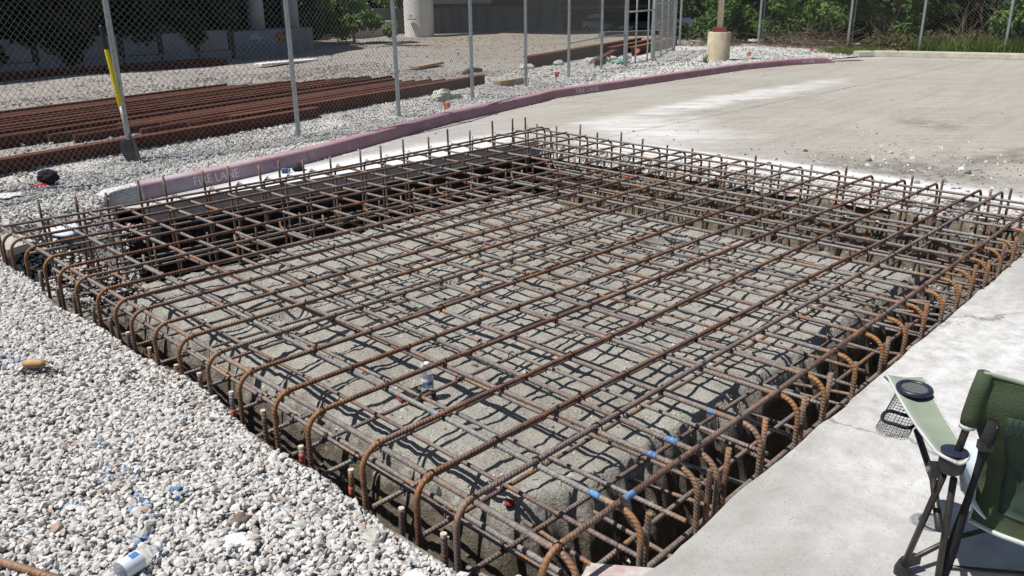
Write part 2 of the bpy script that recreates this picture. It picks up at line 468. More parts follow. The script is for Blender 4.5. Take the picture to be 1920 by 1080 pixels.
# vegetation --------------------------------------------------------------------
def leaf_mat(name, a, b, c2, trans=0.25):
    t = NT(name, 0.6, 0, 0.25)
    r = t.rnd_isl()
    c = t.ramp(r, [(0.0, a), (0.5, b), (1.0, c2)])
    nz = t.noise(0.8, 4, 0.6)
    c = t.mix(t.mapr(nz, 0.35, 0.65, 0, 0.5), c, a)
    t.fin(c)
    tr = t.n('ShaderNodeBsdfTranslucent')
    t.l(c, tr.inputs[0])
    mx = t.n('ShaderNodeMixShader')
    mx.inputs[0].default_value = trans
    t.l(t.b.outputs[0], mx.inputs[1]); t.l(tr.outputs[0], mx.inputs[2])
    t.l(mx.outputs[0], t.out.inputs[0])
    return t.m
leaf_mat('leaf_green', (0.045, 0.085, 0.020), (0.09, 0.165, 0.038), (0.155, 0.245, 0.06))
leaf_mat('leaf_light', (0.07, 0.13, 0.028), (0.14, 0.24, 0.055), (0.22, 0.33, 0.09))
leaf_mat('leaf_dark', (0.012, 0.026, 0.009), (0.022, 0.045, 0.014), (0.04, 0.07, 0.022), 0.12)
leaf_mat('leaf_dry', (0.09, 0.075, 0.035), (0.14, 0.12, 0.055), (0.10, 0.12, 0.04), 0.15)
leaf_mat('grass_blade', (0.09, 0.13, 0.035), (0.15, 0.20, 0.06), (0.22, 0.26, 0.10), 0.3)
simple('bark', (0.14, 0.11, 0.085), 0.95, var=0.35, scale=12)
simple('dead_wood', (0.17, 0.13, 0.10), 0.95, var=0.35, scale=10)

# small things ----------------------------------------------------------------
t = NT('chair_fabric', 0.85, 0, 0.2)
nz = t.noise(8, 5, 0.6, t.objc())
c = t.ramp(nz, [(0.3, (0.040, 0.056, 0.030)), (0.7, (0.060, 0.080, 0.045))])
t.fin(c, t.bump(t.math('ADD', t.noise(140, 2, 0.5, t.objc()), nz), 0.5, 0.004))
t = NT('chair_light', 0.8, 0, 0.2)
t.fin(t.ramp(t.noise(10, 5, 0.6, t.objc()), [(0.3, (0.20, 0.235, 0.18)), (0.7, (0.25, 0.29, 0.225))]), t.bump(t.noise(160, 2, 0.5, t.objc()), 0.4, 0.003))
simple('chair_trim', (0.46, 0.47, 0.47), 0.8, var=0.12)
simple('chair_silver', (0.56, 0.62, 0.66), 0.75, var=0.1)
t = NT('chair_mesh', 0.8)
vv = t.voro(150, vec=t.objc(), rand=0.15)
mx = t.n('ShaderNodeMixShader'); tr = t.n('ShaderNodeBsdfTransparent')
t.fin((0.03, 0.05, 0.035))
t.l(t.mapr(vv, 0.26, 0.30, 1, 0), mx.inputs[0]); t.l(t.b.outputs[0], mx.inputs[1]); t.l(tr.outputs[0], mx.inputs[2])
t.l(mx.outputs[0], t.out.inputs[0])
simple('chair_tube', (0.040, 0.035, 0.031), 0.4, 0.4, var=0.25, scale=30, spec=0.5)
simple('black_plastic', (0.018, 0.018, 0.02), 0.45, var=0.2, spec=0.5)
simple('black_webbing', (0.016, 0.016, 0.018), 0.9, var=0.3, scale=120, bumpd=0.004)
simple('navy_plastic', (0.018, 0.022, 0.045), 0.4, var=0.2, spec=0.5)
simple('rivet', (0.6, 0.6, 0.6), 0.3, 0.8)
simple('yellow_grip', (0.68, 0.53, 0.02), 0.55, var=0.12)
simple('shovel_blade', (0.10, 0.105, 0.11), 0.5, 0.5, var=0.4, scale=9)
simple('shovel_shaft', (0.40, 0.41, 0.40), 0.5, 0.2, var=0.2, scale=15)
simple('wood_handle', (0.42, 0.27, 0.13), 0.7, var=0.3, scale=40)
simple('wood_timber', (0.36, 0.27, 0.17), 0.9, var=0.35, scale=8)
simple('brush_wire', (0.03, 0.03, 0.035), 0.5, 0.6, var=0.4)
simple('glove_black', (0.025, 0.025, 0.03), 0.9, var=0.35, scale=20)
simple('glove_red', (0.20, 0.03, 0.028), 0.85, var=0.3)
simple('bright_red', (0.45, 0.03, 0.025), 0.6, var=0.2)
simple('flag_orange', (0.85, 0.22, 0.13), 0.6, var=0.12)
simple('plaster_white', (0.74, 0.73, 0.74), 0.95, var=0.15, scale=25, bumpd=0.02)
simple('brown_clod', (0.17, 0.135, 0.105), 1.0, var=0.4, scale=30, bumpd=0.02)
simple('pale_rock', (0.46, 0.44, 0.39), 0.95, var=0.3, scale=12, bumpd=0.03)
simple('green_net', (0.17, 0.33, 0.25), 0.9, var=0.3)
simple('bottle_label', (0.62, 0.66, 0.72), 0.5, var=0.12)
simple('label_blue', (0.08, 0.20, 0.50), 0.5, var=0.2)
simple('cup_blue', (0.06, 0.10, 0.19), 0.5, var=0.2)
simple('rubber_tyre', (0.02, 0.02, 0.02), 0.9)
simple('car_silver', (0.42, 0.44, 0.46), 0.3, 0.6, var=0.05, spec=0.5)
simple('car_blue', (0.055, 0.075, 0.12), 0.3, 0.4, var=0.05, spec=0.5)
simple('car_white', (0.60, 0.61, 0.62), 0.35, 0.1, var=0.05, spec=0.5)
simple('headlight', (0.75, 0.77, 0.80), 0.1, 0.3, spec=0.6)
t = NT('clear_plastic', 0.08, 0, 0.5)
t.b.inputs['Transmission Weight'].default_value = 0.85
t.b.inputs['IOR'].default_value = 1.15
t.fin((0.93, 0.95, 0.96))
t = NT('pink_concrete', 0.95)
nz = t.noise(14, 6, 0.7)
c = t.ramp(t.noise(22, 5, 0.7), [(0.3, (0.34, 0.32, 0.29)), (0.7, (0.55, 0.52, 0.48))])
c = t.mix(t.mapr(nz, 0.48, 0.62, 0, 0.55), c, (0.42, 0.19, 0.20))
t.fin(c, t.bump(nz, 0.5, 0.01))

# ------------------------------------------------------------------ mesh helpers
def link(o, parent=None):
    COL.objects.link(o)
    if parent is not None:
        o.parent = parent
    return o

def obj(name, verts, faces, mat, parent=None, smooth=False, mats=None, midx=None):
    me = bpy.data.meshes.new(name)
    if isinstance(verts, np.ndarray):
        verts = verts.tolist()
    me.from_pydata([tuple(v) for v in verts], [], faces)
    for m in (mats or [mat]):
        me.materials.append(MATS[m])
    if midx is not None:
        me.polygons.foreach_set('material_index', midx)
    if smooth:
        me.polygons.foreach_set('use_smooth', [True]*len(me.polygons))
    me.update()
    return link(bpy.data.objects.new(name, me), parent)

def fast_mesh(name, V, Fq, mat, parent=None, mats=None, midx=None, smooth=False):
    """V (n,3) array, Fq (m,k) array of one polygon size"""
    me = bpy.data.meshes.new(name)
    n, m, k = len(V), len(Fq), Fq.shape[1]
    me.vertices.add(n)
    me.vertices.foreach_set('co', np.ascontiguousarray(V, dtype=np.float32).ravel())
    me.loops.add(m*k)
    me.loops.foreach_set('vertex_index', np.ascontiguousarray(Fq, dtype=np.int32).ravel())
    me.polygons.add(m)
    me.polygons.foreach_set('loop_start', np.arange(0, m*k, k, dtype=np.int32))
    for q in (mats or [mat]):
        me.materials.append(MATS[q])
    if midx is not None:
        me.polygons.foreach_set('material_index', np.ascontiguousarray(midx, dtype=np.int32))
    me.polygons.foreach_set('use_smooth', np.full(m, smooth, dtype=bool))
    me.update(calc_edges=True)
    me.validate()
    return link(bpy.data.objects.new(name, me), parent)

class MB:
    def __init__(s):
        s.v, s.f = [], []
    def add(s, vs, fs):
        o = len(s.v)
        s.v += [tuple(v) for v in vs]
        s.f += [tuple(i+o for i in f) for f in fs]
        return s
    def box(s, c, d, rot=None, taper=1.0):
        x, y, z = d[0]/2, d[1]/2, d[2]/2
        vs = [Vector(p) for p in ((-x, -y, -z), (x, -y, -z), (x, y, -z), (-x, y, -z), (-x*taper, -y*taper, z), (x*taper, -y*taper, z), (x*taper, y*taper, z), (-x*taper, y*taper, z))]
        if rot is not None:
            vs = [rot @ v for v in vs]
        vs = [v+Vector(c) for v in vs]
        return s.add(vs, [(3, 2, 1, 0), (4, 5, 6, 7), (0, 1, 5, 4), (1, 2, 6, 5), (2, 3, 7, 6), (3, 0, 4, 7)])
    def tube(s, pts, rad, sides=8, caps=True):
        pts = [Vector(p) for p in pts]
        if not isinstance(rad, (list, tuple)):
            rad = [rad]*len(pts)
        rings = []
        nprev = None
        for i, p in enumerate(pts):
            a = pts[max(i-1, 0)]; b = pts[min(i+1, len(pts)-1)]
            tg = (b-a).normalized()
            if nprev is None:
                nprev = tg.orthogonal().normalized()
            nprev = (nprev - tg*nprev.dot(tg)).normalized()
            bn = tg.cross(nprev)
            rings.append([p + (nprev*math.cos(2*math.pi*k/sides) + bn*math.sin(2*math.pi*k/sides))*rad[i] for k in range(sides)])
        vs = [v for r in rings for v in r]
        fs = []
        for i in range(len(rings)-1):
            for k in range(sides):
                a = i*sides+k; b = i*sides+(k+1) % sides
                fs.append((a, b, b+sides, a+sides))
        if caps:
            fs.append(tuple(reversed(range(sides))))
            fs.append(tuple(range((len(rings)-1)*sides, len(rings)*sides)))
        return s.add(vs, fs)
    def lathe(s, prof, c=(0, 0, 0), sides=16, mat=None):
        vs, fs = [], []
        for r, z in prof:
            for k in range(sides):
                a = 2*math.pi*k/sides
                v = Vector((r*math.cos(a), r*math.sin(a), z))
                if mat is not None:
                    v = mat @ v
                vs.append(v+Vector(c))
        for i in range(len(prof)-1):
            for k in range(sides):
                a = i*sides+k; b = i*sides+(k+1) % sides
                fs.append((a, b, b+sides, a+sides))
        fs.append(tuple(reversed(range(sides))))
        fs.append(tuple(range((len(prof)-1)*sides, len(prof)*sides)))
        return s.add(vs, fs)
    def prism(s, poly, z0, z1):
        n = len(poly)
        vs = [(x, y, z0) for x, y in poly] + [(x, y, z1) for x, y in poly]
        fs = [tuple(reversed(range(n))), tuple(range(n, 2*n))]
        fs += [(i, (i+1) % n, (i+1) % n+n, i+n) for i in range(n)]
        return s.add(vs, fs)
    def build(s, name, mat, parent=None, smooth=False):
        return obj(name, s.v, s.f, mat, parent, smooth)

def shade_auto(o, ang=40):
    me = o.data
    me.polygons.foreach_set('use_smooth', [True]*len(me.polygons))
    bm = bmesh.new(); bm.from_mesh(me)
    for e in bm.edges:
        if len(e.link_faces) == 2 and e.calc_face_angle(0) > R(ang):
            e.smooth = False
    bm.to_mesh(me); bm.free()
    return o

def empty(name, loc=(0, 0, 0)):
    o = bpy.data.objects.new(name, None)
    o.location = loc
    o.empty_display_size = 0.1
    return link(o)

def adopt(o, parent):
    """parent a world-space mesh under an Empty that is not at the origin"""
    o.parent = parent
    o.matrix_parent_inverse = Matrix.Translation(-parent.location)
    return o

def tag(o, label=None, cat=None, group=None, kind=None):
    if label: o['label'] = label
    if cat: o['category'] = cat
    if group: o['group'] = group
    if kind: o['kind'] = kind
    return o

def structure(o):
    o['kind'] = 'structure'
    return o

def ss(a, b, x):
    t_ = np.clip((x-a)/(b-a), 0, 1)
    return t_*t_*(3-2*t_)

def fbm(xs, ys, scale, octv=4, seed=0.0):
    out = np.empty(len(xs))
    for i in range(len(xs)):
        out[i] = noise.fractal((xs[i]*scale+seed, ys[i]*scale-seed, seed), 1.0, 2.0, octv)
    return out

def grid_faces(nx, ny):
    i = np.arange(nx-1)[:, None]; j = np.arange(ny-1)[None, :]
    a = (i*ny+j).ravel()
    return np.stack([a, a+ny, a+ny+1, a+1], 1)

# view test used to scatter stones only where they can be seen (with a margin for other viewpoints)
def visible(P, margin=0.25):
    d = P - np.array([0, 0, CAM_Z])
    zc = d @ np.array(fw); xc = d @ np.array(rt2); yc = d @ np.array(up2)
    return (zc > 0.3) & (np.abs(xc) < zc*(960/F_PX+margin)) & (np.abs(yc) < zc*(540/F_PX+margin))

def ico(sub=0):
    bm = bmesh.new()
    bmesh.ops.create_icosphere(bm, subdivisions=sub+1, radius=1.0)
    V = np.array([v.co[:] for v in bm.verts]); Fc = np.array([[v.index for v in f.verts] for f in bm.faces])
    bm.free()
    return V, Fc

ICO_V, ICO_F = ico(0)
OCT_V = np.array([(1, 0, 0), (-1, 0, 0), (0, 1, 0), (0, -1, 0), (0, 0, 1), (0, 0, -1)], float)
OCT_F = np.array([(0, 2, 4), (2, 1, 4), (1, 3, 4), (3, 0, 4), (2, 0, 5), (1, 2, 5), (3, 1, 5), (0, 3, 5)])

def stones(name, P, size, mat, flat=0.62, coarse=False, mats=None, stone_mat_idx=None):
    """many angular stones in one mesh; P (n,3) centres, size (n,) radius"""
    BV, BF = (OCT_V, OCT_F) if coarse else (ICO_V, ICO_F)
    n = len(P)
    T = []
    for k in range(16):
        v = BV*(1+RNG.uniform(-0.34, 0.34, (len(BV), 1)))
        # chop planes make angular faces
        for q in range(3):
            nrm = RNG.normal(size=3); nrm /= np.linalg.norm(nrm)
            dd_ = v @ nrm
            v = v - np.outer(np.maximum(dd_-RNG.uniform(0.45, 0.7), 0), nrm)
        T.append(v)
    T = np.array(T)
    tv = T[RNG.integers(0, 16, n)]
    sc = np.stack([RNG.uniform(0.8, 1.5, n), RNG.uniform(0.7, 1.1, n), RNG.uniform(0.45, 0.95, n)], 1)*size[:, None]
    tv = tv*sc[:, None, :]
    a = RNG.uniform(0, 2*np.pi, n); b = RNG.normal(0, 0.5, n); c = RNG.normal(0, 0.5, n)
    ca, sa, cb, sb, cc, sc_ = np.cos(a), np.sin(a), np.cos(b), np.sin(b), np.cos(c), np.sin(c)
    Z0, O1 = np.zeros(n), np.ones(n)
    Rz = np.stack([np.stack([ca, -sa, Z0], 1), np.stack([sa, ca, Z0], 1), np.stack([Z0, Z0, O1], 1)], 1)
    Rx = np.stack([np.stack([O1, Z0, Z0], 1), np.stack([Z0, cb, -sb], 1), np.stack([Z0, sb, cb], 1)], 1)
    Ry = np.stack([np.stack([cc, Z0, sc_], 1), np.stack([Z0, O1, Z0], 1), np.stack([-sc_, Z0, cc], 1)], 1)
    Rm = Rz @ Rx @ Ry
    tv = np.einsum('nij,nkj->nki', Rm, tv) + P[:, None, :]
    Vv = tv.reshape(-1, 3)
    Ff = (BF[None] + (np.arange(n)*len(BV))[:, None, None]).reshape(-1, 3)
    midx = None
    if stone_mat_idx is not None:
        midx = np.repeat(stone_mat_idx, len(BF))
    return fast_mesh(name, Vv, Ff, mat, mats=mats, midx=midx)

def lump(name, loc, size, mat, parent=None, seed=1, sub=2, amp=0.22, rotz=0.0, smooth=True):
    V, Fc = ico(sub)
    out = []
    for v in V:
        k = 1+amp*noise.fractal(Vector(v)*1.6+Vector((seed*3.1, seed, 0)), 1.0, 2.0, 3)
        out.append(v*k)
    V = np.array(out)*np.array(size)
    c, s_ = math.cos(rotz), math.sin(rotz)
    V = np.stack([V[:, 0]*c-V[:, 1]*s_, V[:, 0]*s_+V[:, 1]*c, V[:, 2]], 1)+np.array(loc)
    return fast_mesh(name, V, Fc, mat, parent, smooth=smooth)

def text_obj(name, s, mat, size, mtx, parent, extrude=0.0, sx=1.0):
    cu = bpy.data.curves.new('lettering', 'FONT')
    cu.body = s
    cu.size = size
    cu.extrude = extrude
    cu.align_x = 'CENTER'
    cu.align_y = 'CENTER'
    tmp = bpy.data.objects.new('tmp', cu)
    COL.objects.link(tmp)
    dg = bpy.context.evaluated_depsgraph_get()
    me = bpy.data.meshes.new_from_object(tmp.evaluated_get(dg))
    bpy.data.objects.remove(tmp)
    me.transform(Matrix.Diagonal((sx, 1, 1, 1)))
    me.transform(mtx)
    me.materials.clear()
    me.materials.append(MATS[mat])
    return link(bpy.data.objects.new(name, me), parent)

# ================================================================== GROUND
PIT = dict(x0=1.47, x1=7.84, y0=1.25, y1=7.35)
def FLY(x):      # lane-side edge of the pit
    return 7.43 - (x-2.83)*0.055
def NRY(x):      # edge of the near slab
    return 1.235 + (x-2.0)*0.014

# far ground sheet with a hole for the pit (four strips)
gx0, gx1, gy0, gy1 = -220, 320, -220, 320
mb = MB()
zg = -0.30
for (a, b, c_, d_) in ((gx0, 1.2, gy0, gy1), (8.3, gx1, gy0, gy1), (1.2, 8.3, gy0, 1.0), (1.2, 8.3, 7.8, gy1)):
    mb.add([(a, c_, zg), (b, c_, zg), (b, d_, zg), (a, d_, zg)], [(0, 1, 2, 3)])
structure(mb.build('ground', 'lawn_soil'))

# excavated pit with the soil mound left in the middle
nx, ny = 345, 330
gx = np.linspace(1.28, 8.1, nx); gy = np.linspace(1.02, 7.72, ny)
X, Y = [q.ravel() for q in np.meshgrid(gx, gy, indexing='ij')]
n_lo = fbm(X, Y, 0.9, 4, 3.3)
n_md = fbm(X, Y, 4.5, 4, 9.1)
n_hi = fbm(X, Y, 19.0, 3, 5.7)
# signed distance inside the mound footprint
mx0, mx1, my0, my1 = 2.00, 6.20, 1.80, 5.92
cut = 0.32
dx = np.minimum(X-mx0, mx1-X); dy = np.minimum(Y-my0, my1-Y)
d = np.minimum(dx, dy)
corner = (X-mx0 + Y-my0)*0.72-cut*0.6
d = np.minimum(d, corner) + n_md*0.040 + n_lo*0.05 + n_hi*0.022
d = np.minimum(d, ((X-mx0)+(my1-Y))*0.72-0.1)
floor = -0.95 + 0.25*ss(2.3, 1.9, X)*ss(1.7, 2.6, Y) + n_md*0.06
floor = np.where((X < 2.4) & (Y > 5.9), np.maximum(floor, -0.92+0.55*ss(2.4, 1.8, X)), floor)
topz = -0.205 + n_lo*0.045 + n_md*0.016 + n_hi*0.004 + 0.02*ss(3.5, 1.8, Y)
# two old footing sockets on the mound
slopew = np.where(dx < dy, np.where(X < 4, 0.34, 0.42), np.where(Y < 4, 0.20, 0.5))
prof = ss(-0.16, 1, d/slopew+0.16*0)
prof = ss(-slopew*0.8, 0.09, d)
H = floor + (topz-floor)*prof
for (px, py, pr, pd) in ((3.75, 4.3, 0.17, 0.10), (4.85, 3.8, 0.14, 0.06), (5.62, 3.76, 0.25, 0.17), (2.6, 4.6, 0.16, 0.05)):
    rr = np.hypot(X-px, (Y-py)*1.2)
    H -= pd*ss(pr, pr*0.4, rr)
# cut walls
wl = np.maximum.reduce([
    ss(0.15, 0.0, (X-1.47)/1.0 + n_md*0.02)*np.where(Y < 7.1, 1, 1),
    ss(0.22, 0.0, (7.90-X) + n_md*0.05),
    ss(0.16, 0.0, (Y-NRY(X)) + n_md*0.03),
    ss(0.20, 0.0, (FLY(X)-Y) + n_md*0.04)])
edge_z = np.where(X < 1.75, -0.05, -0.17)
H = H + (edge_z-H)*wl
# gravel bank that slid into the left corner, past the end of the kerb
bank = ss(1.1, 0.0, np.hypot((X-2.0)/1.0, (Y-7.55)/0.8))
H = np.maximum(H, -0.75+0.72*bank)
H += n_hi*(0.003 + 0.014*(H < -0.32)) + n_md*0.04*(H < -0.34)
V = np.stack([X, Y, H], 1)
pit = fast_mesh('pit', V, grid_faces(nx, ny), 'pit_soil', smooth=True)
structure(pit)
PITX, PITY, PITH = gx, gy, H.reshape(nx, ny)
def pit_z(x, y):
    i = np.clip(((np.asarray(x)-gx[0])/(gx[1]-gx[0])).astype(int), 0, nx-1)
    j = np.clip(((np.asarray(y)-gy[0])/(gy[1]-gy[0])).astype(int), 0, ny-1)
    return PITH[i, j]

# crumbs and clods lying on the mound
n = 30000
P = np.stack([RNG.uniform(1.6, 7.7, n), RNG.uniform(1.4, 7.2, n), np.zeros(n)], 1)
P = P[RNG.random(n) < np.clip(1.35-0.13*P[:, 0], 0.35, 1)]
P[:, 2] = pit_z(P[:, 0], P[:, 1])
sz = np.clip(RNG.lognormal(-5.3, 0.5, len(P)), 0.003, 0.028)
tag(stones('soil_crumbs', P, sz, 'soil_crumbs', coarse=True), 'pale dry crumbs of soil scattered over the mound under the bars', 'soil', kind='stuff')

# clods fallen down the sides and on the trench floor
n = 5200
P = np.stack([RNG.uniform(1.6, 7.75, n), RNG.uniform(1.35, 7.0, n), np.zeros(n)], 1)
P[:, 2] = pit_z(P[:, 0], P[:, 1])
P = P[(P[:, 2] < -0.30) | (RNG.random(n) < 0.06)]
sz = np.clip(RNG.lognormal(-4.25, 0.5, len(P)), 0.006, 0.05)
tag(stones('soil_clods', P, sz, 'clod_soil'), 'brown grey clods of soil on the slopes and floor of the trenches', 'soil', kind='stuff')

# pavement: one slab sheet with the pit as a notch
KERB = [(2.64, 7.60), (3.15, 7.74), (3.73, 7.83), (4.04, 7.88), (5.0, 8.1), (5.56, 8.27), (6.9, 8.75), (8.165, 9.18), (10.73, 9.79), (11.42, 10.03), (13.62, 10.08), (16.0, 10.2), (18.64, 10.26), (20.4, 10.02), (21.3, 9.72), (21.75, 9.45)]
KX = np.array([p[0] for p in KERB]); KY = np.array([p[1] for p in KERB])
def kerb_y(x):
    return np.interp(x, KX, KY)
def jag(a, b, n_, amp, seed):
    out = []
    a, b = Vector(a), Vector(b)
    nr = Vector((-(b-a).y, (b-a).x)).normalized()
    for i in range(n_+1):
        t_ = i/n_
        p = a.lerp(b, t_)
        k = noise.fractal((t_*(b-a).length*2.2, seed, 0), 1.0, 2.0, 4)
        out.append(tuple(p+nr*k*amp*(1 if 0 < i < n_ else 0)))
    return out
poly = []
poly += jag((1.40, NRY(1.4)), (7.86, NRY(7.86)), 130, 0.022, 1.0)
poly += jag((7.95, 1.33), (7.86, 7.10), 120, 0.045, 4.0)
poly += jag((7.74, FLY(7.74)), (2.86, FLY(2.86)), 100, 0.014, 7.0)
poly += [(2.72, 7.52)] + [(x, y+0.01) for x, y in KERB]
poly += [(22.6, 10.1), (24.2, 9.75), (24.7, 9.3), (25.4, 5.9), (26.4, 0.0), (27.6, -8.0), (29.0, -40.0), (-12.0, -40.0), (-12.0, 0.55), (0.9, 0.55), (1.25, 0.8)]
bm = bmesh.new()
top = [bm.verts.new((x, y, 0.0)) for x, y in poly]
bm.faces.new(top)
bmesh.ops.triangulate(bm, faces=bm.faces[:])
bm.normal_update()
if sum(f.normal.z*f.calc_area() for f in bm.faces) < 0:
    bmesh.ops.reverse_faces(bm, faces=bm.faces[:])
bm.verts.index_update()
tv = [v.co[:] for v in bm.verts]
tf = [tuple(v.index for v in f.verts) for f in bm.faces]
bm.free()
pav = obj('concrete_pavement', tv, tf, 'pavement_concrete')
structure(pav)
# broken slab face all round: a real 0.2 m thick ragged edge
npoly = len(poly)
rows = [0.0, -0.02, -0.07, -0.13, -0.20]
vs, fs = [], []
notch = list(range(0, 131+121+101))
for r_, zz in enumerate(rows):
    for i in notch:
        x, y = poly[i]
        k = 0.0 if r_ == 0 else 0.014+0.03*abs(noise.fractal((x*7, y*7, zz*12), 1, 2, 3))*(1 if i < 131 else 1.6)
        cx, cy = 4.7, 4.2
        if i < 131: off = (0, -k)
        elif i < 131+121: off = (0.01-0.012*r_-k*1.3, 0)
        else: off = (0, k*0.25-0.004)
        vs.append((x+off[0], y+off[1], zz))
m_ = len(notch)
for r_ in range(len(rows)-1):
    for i in range(m_-1):
        a = r_*m_+i
        fs.append((a, a+m_, a+m_+1, a+1))
face = obj('slab_edge', vs, fs, 'broken_concrete', pav)
# saw joints in the pavement: dark sealed strips
def strip(name, pts, w_, z_, mat, parent):
    mb = MB()
    for (a, b) in zip(pts[:-1], pts[1:]):
        a, b = Vector(a), Vector(b)
        nr = Vector((-(b-a).y, (b-a).x)).normalized()*w_/2
        mb.add([(*(a-nr), z_), (*(b-nr), z_), (*(b+nr), z_), (*(a+nr), z_)], [(0, 1, 2, 3)])
    return mb.build(name, mat, parent)
strip('saw_joint', [(8.0, 6.62), (11.5, 6.66), (16.0, 6.72), (25.1, 6.85)], 0.007, 0.004, 'dark_steel', pav)
strip('saw_joint', [(18.9, 10.1), (18.8, 2.0), (18.7, -12)], 0.010, 0.0045, 'dark_steel', pav)

# the painted kerb, cast in lengths
kerb = structure(empty('kerb', (2.64, 7.6, 0)))
def kerb_sweep(pts, prof):
    vs, fs = [], []
    npf = len(prof)
    for i, p in enumerate(pts):
        a = Vector(pts[max(i-1, 0)]); b = Vector(pts[min(i+1, len(pts)-1)])
        tg = (b-a).normalized(); nr = Vector((-tg.y, tg.x))
        for o_, z_ in prof:
            vs.append((p[0]+nr.x*o_, p[1]+nr.y*o_, z_))
    for i in range(len(pts)-1):
        for k in range(npf-1):
            a = i*npf+k
            fs.append((a, a+npf, a+npf+1, a+1))
    fs.append(tuple(range(npf)))
    fs.append(tuple(reversed(range((len(pts)-1)*npf, len(pts)*npf))))
    return vs, fs
KPROF = [(0.0, -0.05), (0.0, 0.012), (0.022, 0.125), (0.030, 0.142), (0.046, 0.15), (0.145, 0.152), (0.15, 0.146), (0.15, -0.05)]
JOINTS = [2.98, 5.02, 7.98, 10.62, 11.4, 13.2, 14.0, 15.9, 18.3, 20.6, 21.5]
def kerb_pts(xa, xb):
    xs = [xa] + [x for x in np.arange(math.ceil(xa*4)/4, xb, 0.25) if xa+0.03 < x < xb-0.03] + [xb]
    return [(x, float(kerb_y(x))) for x in xs]
for a, b in zip(JOINTS[:-1], JOINTS[1:]):
    vs, fs = kerb_sweep(kerb_pts(a+0.005, b-0.005), KPROF)
    adopt(shade_auto(obj('kerb_length', vs, fs, 'kerb_paint'), 50), kerb)
vs, fs = kerb_sweep([(21.505, float(kerb_y(21.505))), (21.75, 9.45)], KPROF)
vs = [(x, y, z if i < len(KPROF) else min(z, 0.03)) for i, (x, y, z) in enumerate(vs)]
adopt(obj('kerb_end', vs, fs, 'kerb_paint'), kerb)
vs, fs = kerb_sweep([(2.60, 7.585), (2.7, 7.615), (2.85, 7.655), (2.975, 7.69)], [(o_+random.uniform(-.006, .006), z_) for o_, z_ in KPROF])
vs = [(x+random.uniform(-.01, .01), y+random.uniform(-.01, .01), z-0.03*(x < 2.65)) for x, y, z in vs]
ke = adopt(obj('broken_kerb_stub', vs, fs, 'broken_concrete'), kerb)
ke['label'] = 'grey broken kerb stub without paint at the dug-up end'
def stencil(s, xm, size, sx=0.62):
    y_ = float(kerb_y(xm)); y2 = float(kerb_y(xm+0.2)); y1 = float(kerb_y(xm-0.2))
    tg = Vector((0.4, y2-y1, 0)).normalized()
    nr = Vector((-tg.y, tg.x, 0))
    upv = (Vector((0, 0, 1))*0.113 + nr*0.022).normalized()
    nn = tg.cross(upv)
    m4 = Matrix((tg, upv, nn)).transposed().to_4x4()
    m4.translation = Vector((xm, y_, 0)) + nr*0.012 + Vector((0, 0, 0.068)) + nn*0.003
    adopt(text_obj('stencil_lettering', s, 'stencil_white', size, m4, None, sx=sx), kerb)
stencil('FIRE LANE', 3.78, 0.125, 0.95)
stencil('FIRE LANE', 12.35, 0.13, 1.2)
stencil('FIRE LANE', 21.0, 0.12, 0.8)

# plain kerb at the far end of the lane
FK = [(24.15, 9.82), (24.5, 9.55), (24.75, 9.0), (25.4, 5.9), (26.4, 0.0), (27.6, -8.0), (28.5, -20.0)]
pts = [FK[0], FK[1]]
for a, b in zip(FK[1:-1], FK[2:]):
    for k in range(1, 7):
        pts.append((a[0]+(b[0]-a[0])*k/6, a[1]+(b[1]-a[1])*k/6))
pts = list(reversed(pts))
fk = structure(empty('far_kerb', (25.4, 5.9, 0)))
for i in range(0, len(pts)-1, 3):
    seg = pts[i:i+4]
    vs, fs = kerb_sweep([(-0+x, y) for x, y in seg][::-1], [(0.0, -0.05), (0.0, 0.02), (0.03, 0.13), (0.06, 0.15), (0.32, 0.155), (0.33, -0.05)])
    adopt(obj('kerb_length', vs, fs, 'plain_kerb'), fk)

# gravel yard: heightfield on the far side of the kerb, out past the fence
def yard_z(x, y):
    x = np.asarray(x, float); y = np.asarray(y, float)
    zz = 0.115 + 0*x
    zz = np.where(x < 2.75, 0.115*ss(6.6, 8.2, y), zz)
    zz = zz - 0.10*ss(20.0, 22.5, x)*ss(13.0, 10.0, y)
    zz = zz - 0.06*ss(9.0, 11.5, y-0.28*x)
    zz = zz + 0.05*np.sin(x*0.9+1.0)*np.sin(y*0.7)*ss(9.5, 12, y-0.28*x)
    # spoil heaped along the foot of the fence
    f0 = np.interp(x, [3.5, 5.5, 7.5, 9.8, 11.7, 13.7, 16.5], [9.3, 9.2, 9.65, 10.5, 11.1, 11.7, 12.35])
    zz = zz + 0.09*np.exp(-((y-f0-0.35)/0.28)**2)*ss(5.6, 7.0, x)*ss(14.5, 12.0, x)*(0.5+0.5*np.sin(x*3.1))
    zz = zz - 0.85*ss(7.62, 6.85, y)*ss(1.40, 1.62, x)*(x < 2.8)
    # the ground falls away beyond the yard
    zz = zz - 0.9*ss(33, 44, x)
    return zz
xs = np.unique(np.concatenate([np.linspace(-12, 1.4, 30), np.linspace(1.4, 3.2, 30), np.linspace(3.2, 24, 170), np.linspace(24, 60, 60)]))
ts = np.concatenate([np.linspace(0, 4, 50), np.linspace(4.2, 45, 110)])
Xg = np.repeat(xs, len(ts)).reshape(len(xs), len(ts))
def ystart(x):
    ys = np.where(x < 2.62, np.interp(x, [-12, 1.40, 1.46, 2.3, 2.62], [7.3, 7.3, 6.7, 6.7, 6.9]), kerb_y(np.clip(x, 2.62, 21.75))+0.10)
    return np.where(x > 21.75, np.interp(x, [21.75, 22.6, 24.2, 24.7, 60], [9.55, 10.06, 9.86, 9.9, 9.9]), ys)
Yg = ystart(xs)[:, None] + ts[None, :]
Zg = yard_z(Xg, Yg)
